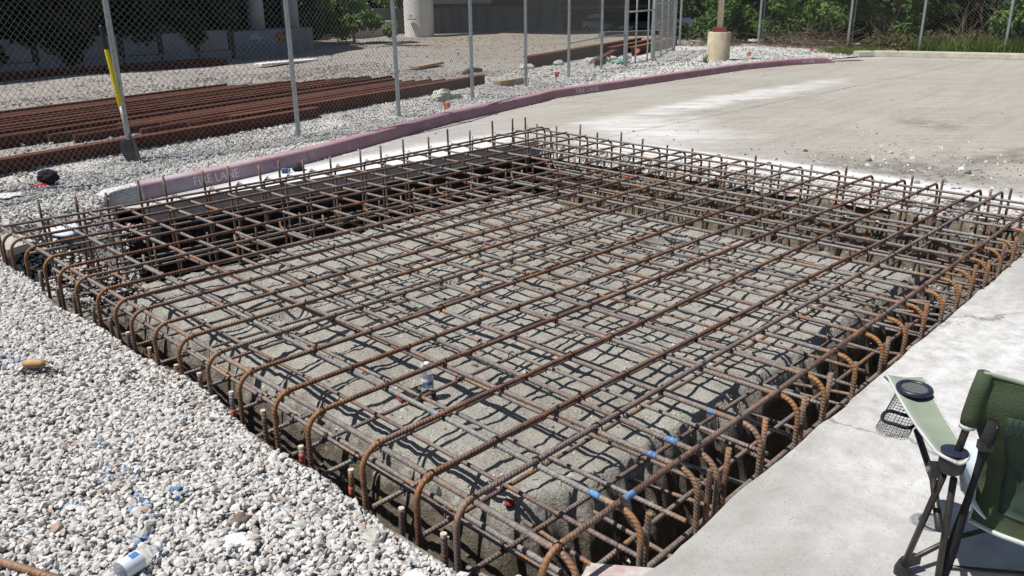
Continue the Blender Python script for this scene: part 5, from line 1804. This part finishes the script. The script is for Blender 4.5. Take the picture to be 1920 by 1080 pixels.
mb = MB().tube([(13.0, 14.2, 0.12), (13.3, 14.3, 0.17), (13.7, 14.35, 0.13)], [0.05, 0.07, 0.04], 7)
tag(mb.build('drift_branch', 'bark', smooth=True), 'short dark log on the ballast left of the middle posts', 'log')
mb = MB().box((12.6, 21.0, 0.10), (2.0, 0.35, 0.05), Matrix.Rotation(0.15, 3, 'Z'))
tag(mb.build('white_board', 'plaster_white'), 'white board lying on the ballast below the graffiti wall', 'board')
tag(lump('green_netting', (20.4, 10.95, 0.10), (0.22, 0.14, 0.05), 'green_net', None, 51, 2, 0.5, 0.3), 'crumpled green netting by the small flag behind the kerb', 'netting')
tag(lump('green_netting', (17.1, 12.9, 0.16), (0.35, 0.18, 0.08), 'green_net', None, 52, 2, 0.5, 0.3), 'green netting heap behind the gate hinge post', 'netting')
for k in range(9):
    x, y = random.uniform(14, 18.5), random.uniform(13.0, 14.2)
    tag(lump('yard_rubble', (x, y, float(yard_z(x, y))+0.05), (random.uniform(.1, .22), random.uniform(.08, .14), random.uniform(.06, .10)), 'pale_rock', None, 60+k, 1, 0.4, random.random()*3, False), 'pale rubble lump among the beams behind the middle fence posts', 'rubble', 'rubble among the beams')

# ================================================================== RETAINING WALL, OVERPASS
wall = empty('retaining_wall', (6, 21.9, 0))
tag(wall, 'low grey panel retaining wall with dark posts below the ivy', 'wall')
WA, WB = Vector((-4.0, 22.6, 0)), Vector((12.45, 23.9, 0))
wd = (WB-WA).normalized(); wn = Vector((-wd.y, wd.x, 0))
wm = Matrix.Rotation(math.atan2(wd.y, wd.x), 3, 'Z')
Lw = (WB-WA).length
npan = 15
for k in range(npan):
    c_ = WA+wd*((k+0.5)*Lw/npan)
    w_ = Lw/npan-0.16
    mb = MB().box(c_+Vector((0, 0, 0.62+0.015*math.sin(k*2.3))), (w_, 0.14, 0.55), wm)
    adopt(mb.build('panel', 'wall_panel'), wall)
    mb = MB().box(c_+Vector((0, 0, 0.16)), (w_+0.1, 0.20, 0.36), wm)
    adopt(mb.build('base_panel', 'wall_panel'), wall)
for k in range(npan+1):
    c_ = WA+wd*(k*Lw/npan)
    mb = MB().box(c_-wn*0.02+Vector((0, 0, 0.47)), (0.09, 0.12, 0.98), wm)
    adopt(mb.build('wall_post', 'dark_steel'), wall)
# an old rail along the foot of the wall
rail('steel_rail', (-3.5, 21.9), (11.5, 23.0), 0.04, RAILP, 'dark rail along the foot of the retaining wall', 'rails by the retaining wall')
rail('steel_rail', (-3.5, 21.2), (11.5, 22.3), 0.04, RAILP, 'dark rail one gauge in front of the wall foot rail', 'rails by the retaining wall')

op = empty('overpass', (20, 30, 0))
tag(op, 'concrete overpass with round columns and a graffiti marked footing wall', 'overpass')
def col(x, y, r_, z0, z1, name='column'):
    mb = MB().lathe([(r_, z0), (r_, z1)], (x, y, 0), 28)
    return adopt(shade_auto(mb.build(name, 'sunlit_concrete' if r_ > 0.5 else 'bridge_concrete')), op)
col(12.9, 25.2, 0.24, -0.3, 6.3)
col(14.6, 26.0, 0.27, -0.3, 6.3)
col(16.2, 26.5, 0.28, -0.3, 6.3)
big = col(25.6, 30.9, 0.68, -0.3, 6.3)
FA, FB = Vector((12.7, 24.75, 0)), Vector((16.3, 26.0, 0))
fd = (FB-FA).normalized(); fm = Matrix.Rotation(math.atan2(fd.y, fd.x), 3, 'Z'); fn = Vector((fd.y, -fd.x, 0))
mb = MB().box((FA+FB)/2+Vector((0, 0, 0.40)), ((FB-FA).length, 0.9, 0.85), fm)
fo = adopt(mb.build('footing_wall', 'wall_panel'), op)
def gpatch(t_, w_, h_, z_, mat):
    c_ = FA.lerp(FB, t_)+fn*0.454+Vector((0, 0, z_))
    n_ = 14
    vs = [c_]+[c_+fd*w_*math.cos(2*math.pi*k/n_)*random.uniform(.75, 1.1)+Vector((0, 0, h_*math.sin(2*math.pi*k/n_)*random.uniform(.75, 1.1))) for k in range(n_)]
    o_ = obj('graffiti', vs, [(0, 1+k, 1+(k+1) % n_) for k in range(n_)], mat)
    o_.parent = fo
gpatch(0.26, 0.30, 0.17, 0.60, 'graffiti_blue')
gpatch(0.56, 0.30, 0.19, 0.58, 'graffiti_yellow')
# sign plate strapped to the large column
cdir = Vector((-25.6, -30.9, 0)).normalized()
cdir = Matrix.Rotation(-0.42, 3, 'Z') @ cdir
sm = Matrix.Rotation(math.atan2(cdir.y, cdir.x)+math.pi/2, 3, 'Z')
pc = Vector((25.6, 30.9, 0.95))+cdir*0.80
so = adopt(MB().box(pc, (0.36, 0.05, 0.20), sm).build('number_plate', 'plaster_white'), op)
ex = sm @ Vector((1, 0, 0))
m4 = Matrix((ex, Vector((0, 0, 1)), cdir)).transposed().to_4x4(); m4.translation = pc+cdir*0.029
to = text_obj('number', '271', 'dark_steel', 0.16, m4, None)
to.parent = so
adopt(MB().box(pc-Vector((0, 0, 0.13)), (0.40, 0.16, 0.03), sm).build('plate_bracket', 'dark_steel'), op)
# abutment walls in the shade behind
def wbox(name, a, b, th, z0, z1, mat, par):
    a, b = Vector((*a, 0)), Vector((*b, 0))
    m_ = Matrix.Rotation(math.atan2((b-a).y, (b-a).x), 3, 'Z')
    return adopt(MB().box((a+b)/2+Vector((0, 0, (z0+z1)/2)), ((b-a).length, th, z1-z0), m_).build(name, mat), par)
wbox('abutment_wall', (25.9, 34.8), (33.5, 31.4), 0.6, -0.6, 1.25, 'shade_toned_concrete', op)
wbox('pier_block', (29.3, 37.0), (33.5, 34.6), 1.0, -0.6, 6.2, 'shade_toned_concrete', op)
wbox('wing_wall', (33.2, 31.2), (34.4, 29.7), 0.6, -0.9, 6.2, 'shade_toned_concrete', op)
wbox('bearing_block', (28.4, 33.2), (31.2, 31.95), 0.5, 1.42, 6.2, 'bridge_concrete', op)
# deck overhead, out of the picture
mb = MB().prism([(25.1, 33.2), (27.9, 26.6), (31.5, 21.6), (36.0, 20.2), (70, 38), (70, 75), (18, 60)], 6.2, 7.3)
adopt(mb.build('deck', 'bridge_concrete'), op)
mb = MB().prism([(-30, 21.2), (3.0, 22.9), (10.0, 24.4), (14.6, 26.3), (17.0, 31.0), (18, 59), (-30, 60)], 6.3, 7.3)
adopt(mb.build('deck', 'bridge_concrete'), op)

# walls closing off the far side of the underpass
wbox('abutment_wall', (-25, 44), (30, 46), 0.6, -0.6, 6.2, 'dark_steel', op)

# retaining kerb of the street behind, with cars
rw = empty('street_wall', (36, 22, 0))
tag(rw, 'low dark street wall under the parked cars behind the gate', 'wall')
for k, (a, b) in enumerate((((29.0, 22.9), (33.5, 21.0)), ((33.55, 20.98), (38.0, 19.0)), ((38.05, 18.98), (43.0, 16.8)))):
    wbox('wall_section', a, b, 0.5, -1.0, 0.26-0.08*k, 'shade_toned_concrete', rw)
def car(name, loc, ang, paint, label, L_=4.5, W_=1.75, H_=1.45, suv=False):
    e_ = empty(name, loc)
    e_.rotation_euler = (0, 0, ang)
    tag(e_, label, 'car', 'cars parked on the street behind the gate')
    h1 = 0.62*H_/1.45
    # lower body: sections along the length
    def loft(secs, nm, mat, par):
        vs, fs = [], []
        for (x, w, z0, z1) in secs:
            for (yy, zz) in ((-w*0.94, z0), (-w, (z0+z1)*0.5), (-w*0.90, z1), (w*0.90, z1), (w, (z0+z1)*0.5), (w*0.94, z0)):
                vs.append((x, yy, zz))
        m_ = len(secs)
        for i in range(m_-1):
            for k in range(6):
                a = i*6+k; b = i*6+(k+1) % 6
                fs.append((a, b, b+6, a+6))
        fs.append(tuple(reversed(range(6)))); fs.append(tuple(range((m_-1)*6, m_*6)))
        o_ = obj(nm, vs, fs, mat, par)
        return shade_auto(o_, 35)
    hw = W_/2
    body = loft([(-L_/2, hw*0.86, 0.36, 0.74), (-L_/2+0.12, hw*0.95, 0.24, 0.86), (-L_*0.30, hw, 0.20, 0.92), (0, hw, 0.20, 0.92), (L_*0.26, hw, 0.20, 0.88), (L_/2-0.35, hw*0.95, 0.22, 0.78), (L_/2-0.06, hw*0.85, 0.28, 0.64), (L_/2, hw*0.75, 0.36, 0.56)], 'body', paint, e_)
    r0 = -L_*0.46 if suv else -L_*0.40
    cab = loft([(r0, hw*0.84, 0.88, 0.93), (r0+0.45 if not suv else r0+0.15, hw*0.78, 0.88, H_-0.08), (-L_*0.12, hw*0.76, 0.88, H_), (L_*0.06, hw*0.76, 0.88, H_-0.03), (L_*0.24, hw*0.85, 0.86, 0.91)], 'glasshouse', 'window_dark', e_)
    mb = MB()
    mb.box((-L_*0.10, 0, H_+0.005), (L_*0.30, W_*0.66, 0.03))
    mb.build('roof', paint, e_)
    for sx_, nm in ((L_*0.31, 'wheel'), (-L_*0.30, 'wheel')):
        for sy_ in (-1, 1):
            rm_ = Matrix.Rotation(R(90), 3, 'X')
            w_ = MB().lathe([(0.18, -0.10), (0.30, -0.10), (0.325, -0.06), (0.325, 0.06), (0.30, 0.10), (0.18, 0.10)], (sx_, sy_*(hw-0.10), 0.325), 20, rm_).build('wheel', 'rubber_tyre', e_)
            MB().lathe([(0.0, -0.105), (0.19, -0.108), (0.19, 0.108), (0.0, 0.105)], (sx_, sy_*(hw-0.10), 0.325), 14, rm_).build('rim', 'galvanized', w_)
    for sy_ in (-1, 1):
        MB().box((L_/2-0.10, sy_*hw*0.66, 0.62), (0.20, 0.34, 0.13), Matrix.Rotation(-0.35*sy_, 3, 'Z')).build('headlight', 'headlight', e_)
    MB().box((L_/2-0.02, 0, 0.52), (0.08, hw*0.95, 0.14)).build('grille', 'black_plastic', e_)
    MB().box((L_/2-0.04, 0, 0.36), (0.10, hw*1.5, 0.06)).build('bumper', paint, e_)
    return e_
def road_z(x): return -0.62
fa = math.atan2(-1, -1.35)
car('parked_car', (40.6, 31.4, -0.62), fa+0.55, 'car_blue', 'dark blue parked car left of the gate post')
car('parked_car', (41.8, 30.0, -0.62), fa-0.05, 'car_silver', 'silver parked car facing the gate between the left bars')
car('parked_car', (45.2, 30.4, -0.55), fa-0.9, 'car_silver', 'pale silver estate car seen side-on through the right gate leaf', 4.7, 1.8, 1.6, True)
car('parked_car', (48.6, 30.6, -0.50), fa-0.9, 'car_white', 'whitish car partly hidden by the bush right of the gate')
st_ = structure(obj('street', [(36, 5, -0.66), (80, 5, -0.66), (80, 75, -0.66), (36, 75, -0.66)], [(0, 1, 2, 3)], 'far_asphalt'))
bld = empty('brick_building', (58, 34, -0.6))
tag(bld, 'brown brick building behind the parked cars', 'building')
wbox('brick_wall', (46, 48), (70, 20), 0.5, -0.7, 9.0, 'brick_wall', bld)
a, b = Vector((46, 48, 0)), Vector((70, 20, 0))
bd = (b-a).normalized(); bn_ = Vector((-bd.y, bd.x, 0))
if bn_.dot(Vector((-1, -1, 0))) < 0: bn_ = -bn_
bmx = Matrix.Rotation(math.atan2(bd.y, bd.x), 3, 'Z')
for k in range(9):
    c_ = a+bd*(4+k*3.6)+bn_*0.26+Vector((0, 0, 2.6))
    w_ = adopt(MB().box(c_, (1.5, 0.06, 1.5), bmx).build('window', 'window_dark'), bld)
    s_ = MB().box(c_+bn_*0.03-Vector((0, 0, 0.82)), (1.7, 0.14, 0.10), bmx).build('sill', 'bridge_concrete')
    s_.parent = w_
adopt(MB().box((a+b)/2+bn_*0.28+Vector((0, 0, 0.9)), ((b-a).length, 0.10, 0.25), bmx).build('stone_band', 'bridge_concrete'), bld)

# ================================================================== VEGETATION
def leaves(centers, radii, n_, size, squash=(1, 1, 1), shell=0.55):
    """leaf quads spread through clumps; returns verts, faces"""
    centers = np.array(centers, float); radii = np.array(radii, float)
    w_ = radii**2; w_ /= w_.sum()
    ci = RNG.choice(len(centers), n_, p=w_)
    dv = RNG.normal(size=(n_, 3)); dv /= np.linalg.norm(dv, axis=1)[:, None]
    rr_ = radii[ci]*(shell+(1-shell)*RNG.random(n_)**0.6)*(1+0.12*RNG.normal(size=n_))
    P_ = centers[ci]+dv*rr_[:, None]*np.array(squash)
    nrm_ = dv*0.6+RNG.normal(size=(n_, 3))*0.55+np.array([-0.25, -0.1, 0.45]); nrm_ /= np.linalg.norm(nrm_, axis=1)[:, None]
    a = np.cross(nrm_, RNG.normal(size=(n_, 3))); a /= np.linalg.norm(a, axis=1)[:, None]
    b = np.cross(nrm_, a)
    s_ = size*RNG.uniform(0.6, 1.35, n_)[:, None]
    # pointed leaf: four corners
    v0 = P_-a*s_; v1 = P_-b*s_*0.42+nrm_*s_*0.12; v2 = P_+a*s_; v3 = P_+b*s_*0.42+nrm_*s_*0.12
    Vv = np.stack([v0, v1, v2, v3], 1).reshape(-1, 3)
    Ff = np.arange(n_*4).reshape(-1, 4)
    return Vv, Ff

def limbs(mb, p0, d_, L_, r_, depth, spread=0.6):
    p0 = Vector(p0); d_ = Vector(d_).normalized()
    p1 = p0+d_*L_*0.5+Vector((random.uniform(-.06, .06), random.uniform(-.06, .06), 0))*L_
    p2 = p0+d_*L_+Vector((random.uniform(-.1, .1), random.uniform(-.1, .1), 0))*L_
    mb.tube([p0, p1, p2], [r_, r_*0.8, r_*0.55], 6 if depth > 1 else 4)
    if depth > 0:
        for k in range(3 if depth > 1 else 2):
            nd = (d_+Vector((random.uniform(-1, 1), random.uniform(-1, 1), random.uniform(-.3, .8)))*spread).normalized()
            limbs(mb, p1.lerp(p2, random.uniform(0.1, 1.0)), nd, L_*random.uniform(.5, .75), r_*0.5, depth-1, spread)

def tree(name, x, y, z0, h_, w_, n_, size, mat, label, cat='tree', group=None, low=0.35, trunk=0.10, clumps=16, squash=0.85, face=None):
    e_ = empty(name, (x, y, z0))
    tag(e_, label, cat, group)
    mb = MB()
    limbs(mb, (x, y, z0-0.2), (0, 0, 1), h_*0.55, trunk, 3)
    adopt(mb.build('trunk', 'bark', smooth=True), e_)
    cs, rs = [], []
    for k in range(clumps):
        a = random.uniform(0, 2*math.pi); q = math.sqrt(random.random())
        zz = z0+low+((h_-low)*random.random() if k % 4 == 0 else min(h_, 2.1)*random.random())
        taper = 1.0
        cs.append((x+math.cos(a)*q*w_*taper, y+math.sin(a)*q*w_*taper, zz)); rs.append(random.uniform(0.20, 0.40)*w_*0.9)
    Vv, Ff = leaves(cs, rs, n_, size, (1, 1, squash), 0.35)
    k = Vv.reshape(-1, 4, 3)[:, :, 2].min(1) > z0+0.02
    Ff = Ff[k]
    adopt(fast_mesh('crown', Vv, Ff, mat), e_)
    return e_

GT = 'trees and bushes beyond the boundary fence'
# right-hand belt behind the boundary fence
tree('broadleaf_tree', 26.6, 15.6, 0.0, 4.0, 1.2, 9000, 0.075, 'leaf_green', 'dense leafy bush right behind the lamp post', 'bush', GT, 0.15, 0.07, 34)
tree('broadleaf_tree', 27.6, 13.7, 0.0, 4.4, 1.45, 11000, 0.075, 'leaf_green', 'leafy tree between the lamp post and the first boundary post', 'tree', GT, 0.45, 0.09, 36)
tree('broadleaf_tree', 28.0, 11.9, 0.0, 4.4, 1.4, 11000, 0.075, 'leaf_light', 'bright green tree between the two strapped boundary posts', 'tree', GT, 0.75, 0.09, 34)
tree('broadleaf_tree', 28.8, 10.0, 0.0, 4.4, 1.3, 7000, 0.065, 'leaf_green', 'thin leaved tree with bare branches right of the second boundary post', 'tree', GT, 0.5, 0.09, 26)
tree('broadleaf_tree', 28.3, 6.2, 0.0, 3.2, 1.15, 6000, 0.10, 'leaf_light', 'large leaved tree at the right photo edge', 'tree', GT, 0.65, 0.08, 24)
tree('broadleaf_tree', 29.0, 3.8, 0.0, 4.2, 1.5, 7000, 0.10, 'leaf_green', 'dark leaved tree just outside the right photo edge', 'tree', GT, 0.3, 0.08, 24)
ROW2 = ((30.2, 18.4, 'behind the gate end'), (30.9, 16.3, 'behind the lamp post'), (31.3, 14.2, 'left of the first boundary post'), (31.6, 12.2, 'behind the strapped boundary posts'), (31.9, 10.2, 'right of the second boundary post'),
        (32.2, 8.2, 'behind the third boundary post'), (32.4, 6.2, 'behind the fourth boundary post'), (32.8, 4.0, 'behind the right edge tree'), (33.2, 1.6, 'past the right photo edge'))
for (x, y, wh) in ROW2:
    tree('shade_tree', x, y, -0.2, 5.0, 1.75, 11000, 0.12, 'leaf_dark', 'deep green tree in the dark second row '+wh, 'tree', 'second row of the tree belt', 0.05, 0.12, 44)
for (x, y, wh) in ((34.6, 15.5, 'first'), (35.2, 11.5, 'second'), (35.6, 7.5, 'third'), (36.0, 3.5, 'fourth')):
    tree('shade_tree', x, y, -0.2, 5.0, 2.6, 9000, 0.20, 'leaf_dark', 'dim tree deep inside the belt, '+wh+' counted from the gate', 'tree', 'trees deep inside the belt', 0.0, 0.12, 50)
# bare twiggy shrubs and the brush pile
def twigs(name, x, y, z0, label, n_, h_, w_, mat='dead_wood', cat='shrub', r_=0.006):
    e_ = empty(name, (x, y, z0)); tag(e_, label, cat)
    mb = MB()
    for k in range(n_):
        a = random.uniform(0, 2*math.pi); q = random.random()*w_
        d_ = Vector((random.uniform(-.7, .7), random.uniform(-.7, .7), random.uniform(.5, 1.2)))
        limbs(mb, (x+math.cos(a)*q, y+math.sin(a)*q, z0), d_, h_*random.uniform(.3, .6), r_*random.uniform(.8, 1.5), 2, 0.7)
    adopt(mb.build('branches', mat), e_)
twigs('bare_shrub', 27.3, 10.4, 0.0, 'bare grey twiggy shrub right of the second boundary post', 10, 2.2, 0.5)
twigs('bare_shrub', 27.6, 8.2, 0.0, 'bare arching branches left of the right edge tree', 9, 2.4, 0.9)
twigs('bare_shrub', 27.2, 12.6, 0.0, 'thin bare stems beside the first boundary post', 6, 2.0, 0.5)
def brush_pile(x0, y0, x1, y1, n_, hmax, label):
    e_ = empty('brush_pile', ((x0+x1)/2, (y0+y1)/2, 0)); tag(e_, label, 'brush pile')
    mb = MB()
    for k in range(n_):
        t_ = random.random()
        p = Vector((x0+(x1-x0)*t_+random.gauss(0, .25), y0+(y1-y0)*t_+random.gauss(0, .2), abs(random.gauss(0, hmax*0.55))))
        d_ = Vector((random.gauss(0, .5), random.gauss(0, 1), random.gauss(0.1, .28))).normalized()
        L_ = random.uniform(.35, 1.1)
        q = p+d_*L_*0.5+Vector((0, 0, random.uniform(-.04, .10)))
        e2 = p+d_*L_; e2.z = max(0.02, e2.z)
        mb.tube([p, q, e2], [random.uniform(.004, .009), .006, .003], 4)
    adopt(mb.build('dead_branches', 'dead_wood'), e_)
brush_pile(25.5, 13.3, 26.1, 10.9, 420, 0.40, 'tangled pile of dead brown branches between two boundary posts')
brush_pile(27.4, 9.0, 28.0, 6.2, 260, 0.30, 'dead branches lying on the tall grass right of the lane')
brush_pile(24.4, 15.9, 25.4, 14.3, 160, 0.25, 'low heap of dead twigs behind the lamp post footing')

# tall grass and weeds at the end of the lane
def blades(n_, fx, hmean, wid):
    P_ = np.array([fx() for _ in range(n_)])
    a = RNG.uniform(0, 2*np.pi, n_); h_ = np.clip(RNG.normal(hmean, hmean*0.3, n_), 0.04, None)
    ln = RNG.normal(0, 0.28, (n_, 2))*h_[:, None]
    dx_ = np.stack([np.cos(a), np.sin(a), np.zeros(n_)], 1)*wid
    m_ = P_+np.concatenate([ln*0.35, (h_*0.6)[:, None]], 1)
    t_ = P_+np.concatenate([ln, h_[:, None]], 1)
    Vv = np.stack([P_-dx_, P_+dx_, m_+dx_*0.7, m_-dx_*0.7, t_+dx_*0.12, t_-dx_*0.12], 1).reshape(-1, 3)
    base_ = (np.arange(n_)*6)[:, None]
    Ff = np.concatenate([base_+np.array([0, 1, 2, 3]), base_+np.array([3, 2, 4, 5])])
    return Vv, Ff
def f1():
    t_ = random.random(); y = 9.3-t_*8.5
    return (26.55+t_*1.9+random.uniform(-.55, 1.0), y, 0.0)
Vv, Ff = blades(9000, f1, 0.36, 0.010)
tag(fast_mesh('tall_grass', Vv, Ff, 'grass_blade'), 'tall green grass behind the far kerb along the boundary fence', 'grass', kind='stuff')
def f2():
    return (random.uniform(24.4, 26.2), random.uniform(9.7, 11.3), 0.0)
Vv, Ff = blades(2200, f2, 0.15, 0.009)
tag(fast_mesh('short_grass', Vv, Ff, 'grass_blade'), 'low bright grass between the far kerb and the brush pile', 'grass', kind='stuff')
cs = [(27.0+k*0.22+random.uniform(-.2, .3), 10.6-k*0.85+random.uniform(-.3, .3), random.uniform(.15, .4)) for k in range(11)]
Vv, Ff = leaves(cs, [0.42]*11, 7000, 0.05, (1, 1.2, 0.8), 0.3)
tag(fast_mesh('weeds', Vv, Ff, 'leaf_dry'), 'leafy weeds mixed in the grass under the boundary trees', 'weeds', kind='stuff')
# weed tuft by the lamp post
e_ = empty('weed_tuft', (18.55, 11.35, 0.1)); tag(e_, 'small green weed tuft left of the lamp post footing', 'weed')
def f3(): return (18.55+random.gauss(0, .03), 11.35+random.gauss(0, .03), 0.10)
Vv, Ff = blades(26, f3, 0.26, 0.010)
adopt(fast_mesh('blades', Vv, Ff, 'grass_blade'), e_)

# left-hand side: bank, ivy over the retaining wall, dark trees under the overpass, a sunlit bush
vs, fs = [], []
prof_ = [(0.12, 0.85), (0.9, 1.15), (2.2, 2.0), (4.0, 3.2), (7.0, 4.4), (14.0, 5.0)]
for i in range(31):
    q = WA-wd*14+wd*(i*1.02)
    for (o_, z_) in prof_:
        r_ = q+wn*o_
        vs.append((r_.x, r_.y, z_+0.25*noise.noise((r_.x*0.7, r_.y*0.7, 3))))
for i in range(30):
    for k in range(5):
        a_ = i*6+k
        fs.append((a_, a_+6, a_+7, a_+1))
structure(obj('embankment', vs, fs, 'lawn_soil', smooth=True))
for k in range(9):
    x = -3.5+k*1.95
    p = WA+wd*(x+4.0)
    big_ = 1.0 if k not in (4, 6, 7) else 0.72
    tree('ivy_bush', p.x+wn.x*0.8, p.y+0.8, 0.45, 2.6*big_, 1.25, 6000, 0.075, 'leaf_dark',
         'dark ivy mound over the retaining wall, number %s from the left' % ('one', 'two', 'three', 'four', 'five', 'six', 'seven', 'eight', 'nine')[k], 'ivy', 'ivy mounds over the retaining wall', 0.3, 0.06, 26)
for k, (t_, dz) in enumerate(((0.155, 0.30), (0.335, 0.35), (0.60, 0.30), (0.70, 0.40), (0.93, 0.2))):
    p = WA+wd*(Lw*t_)-wn*0.12
    e_ = empty('ivy_trail', (p.x, p.y, 0.4)); tag(e_, 'dark ivy trail spilling over the wall panels, %s from the left' % ('first', 'second', 'third', 'fourth', 'fifth')[k], 'ivy', 'ivy trails on the wall')
    Vv, Ff = leaves([(p.x+random.uniform(-.3, .3), p.y, 1.0-q*dz*0.55) for q in range(4)], [0.34, 0.32, 0.26, 0.18], 1100, 0.06, (1.1, 0.5, 0.9), 0.2)
    adopt(fast_mesh('trailing_leaves', Vv, Ff, 'leaf_dark'), e_)
for k, (x, y) in enumerate(((-1, 27.5), (4, 27.8), (8.5, 28), (12, 29), (16, 31), (19.5, 33.5), (22, 37), (26, 40), (30, 42))):
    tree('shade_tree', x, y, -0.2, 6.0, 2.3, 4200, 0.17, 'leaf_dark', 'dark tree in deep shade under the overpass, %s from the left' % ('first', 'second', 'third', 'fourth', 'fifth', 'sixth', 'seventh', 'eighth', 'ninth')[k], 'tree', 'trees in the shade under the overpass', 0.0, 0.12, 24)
tree('sunlit_bush', 19.6, 27.6, 0.0, 4.2, 1.5, 9000, 0.085, 'leaf_light', 'sunlit green bush left of the large bridge column', 'bush', None, 0.45, 0.07, 18)
tree('sunlit_bush', 11.2, 24.6, 0.7, 1.3, 0.8, 1500, 0.07, 'leaf_green', 'small half-lit bush beside the leftmost bridge column', 'bush', None, 0.15, 0.04, 9)
mb = MB().box((24.0, 32.4, 0.25), (5.0, 0.5, 0.9), Matrix.Rotation(0.5, 3, 'Z'))
tag(mb.build('low_wall', 'bridge_concrete'), 'low dark wall between the sunlit bush and the large column', 'wall')
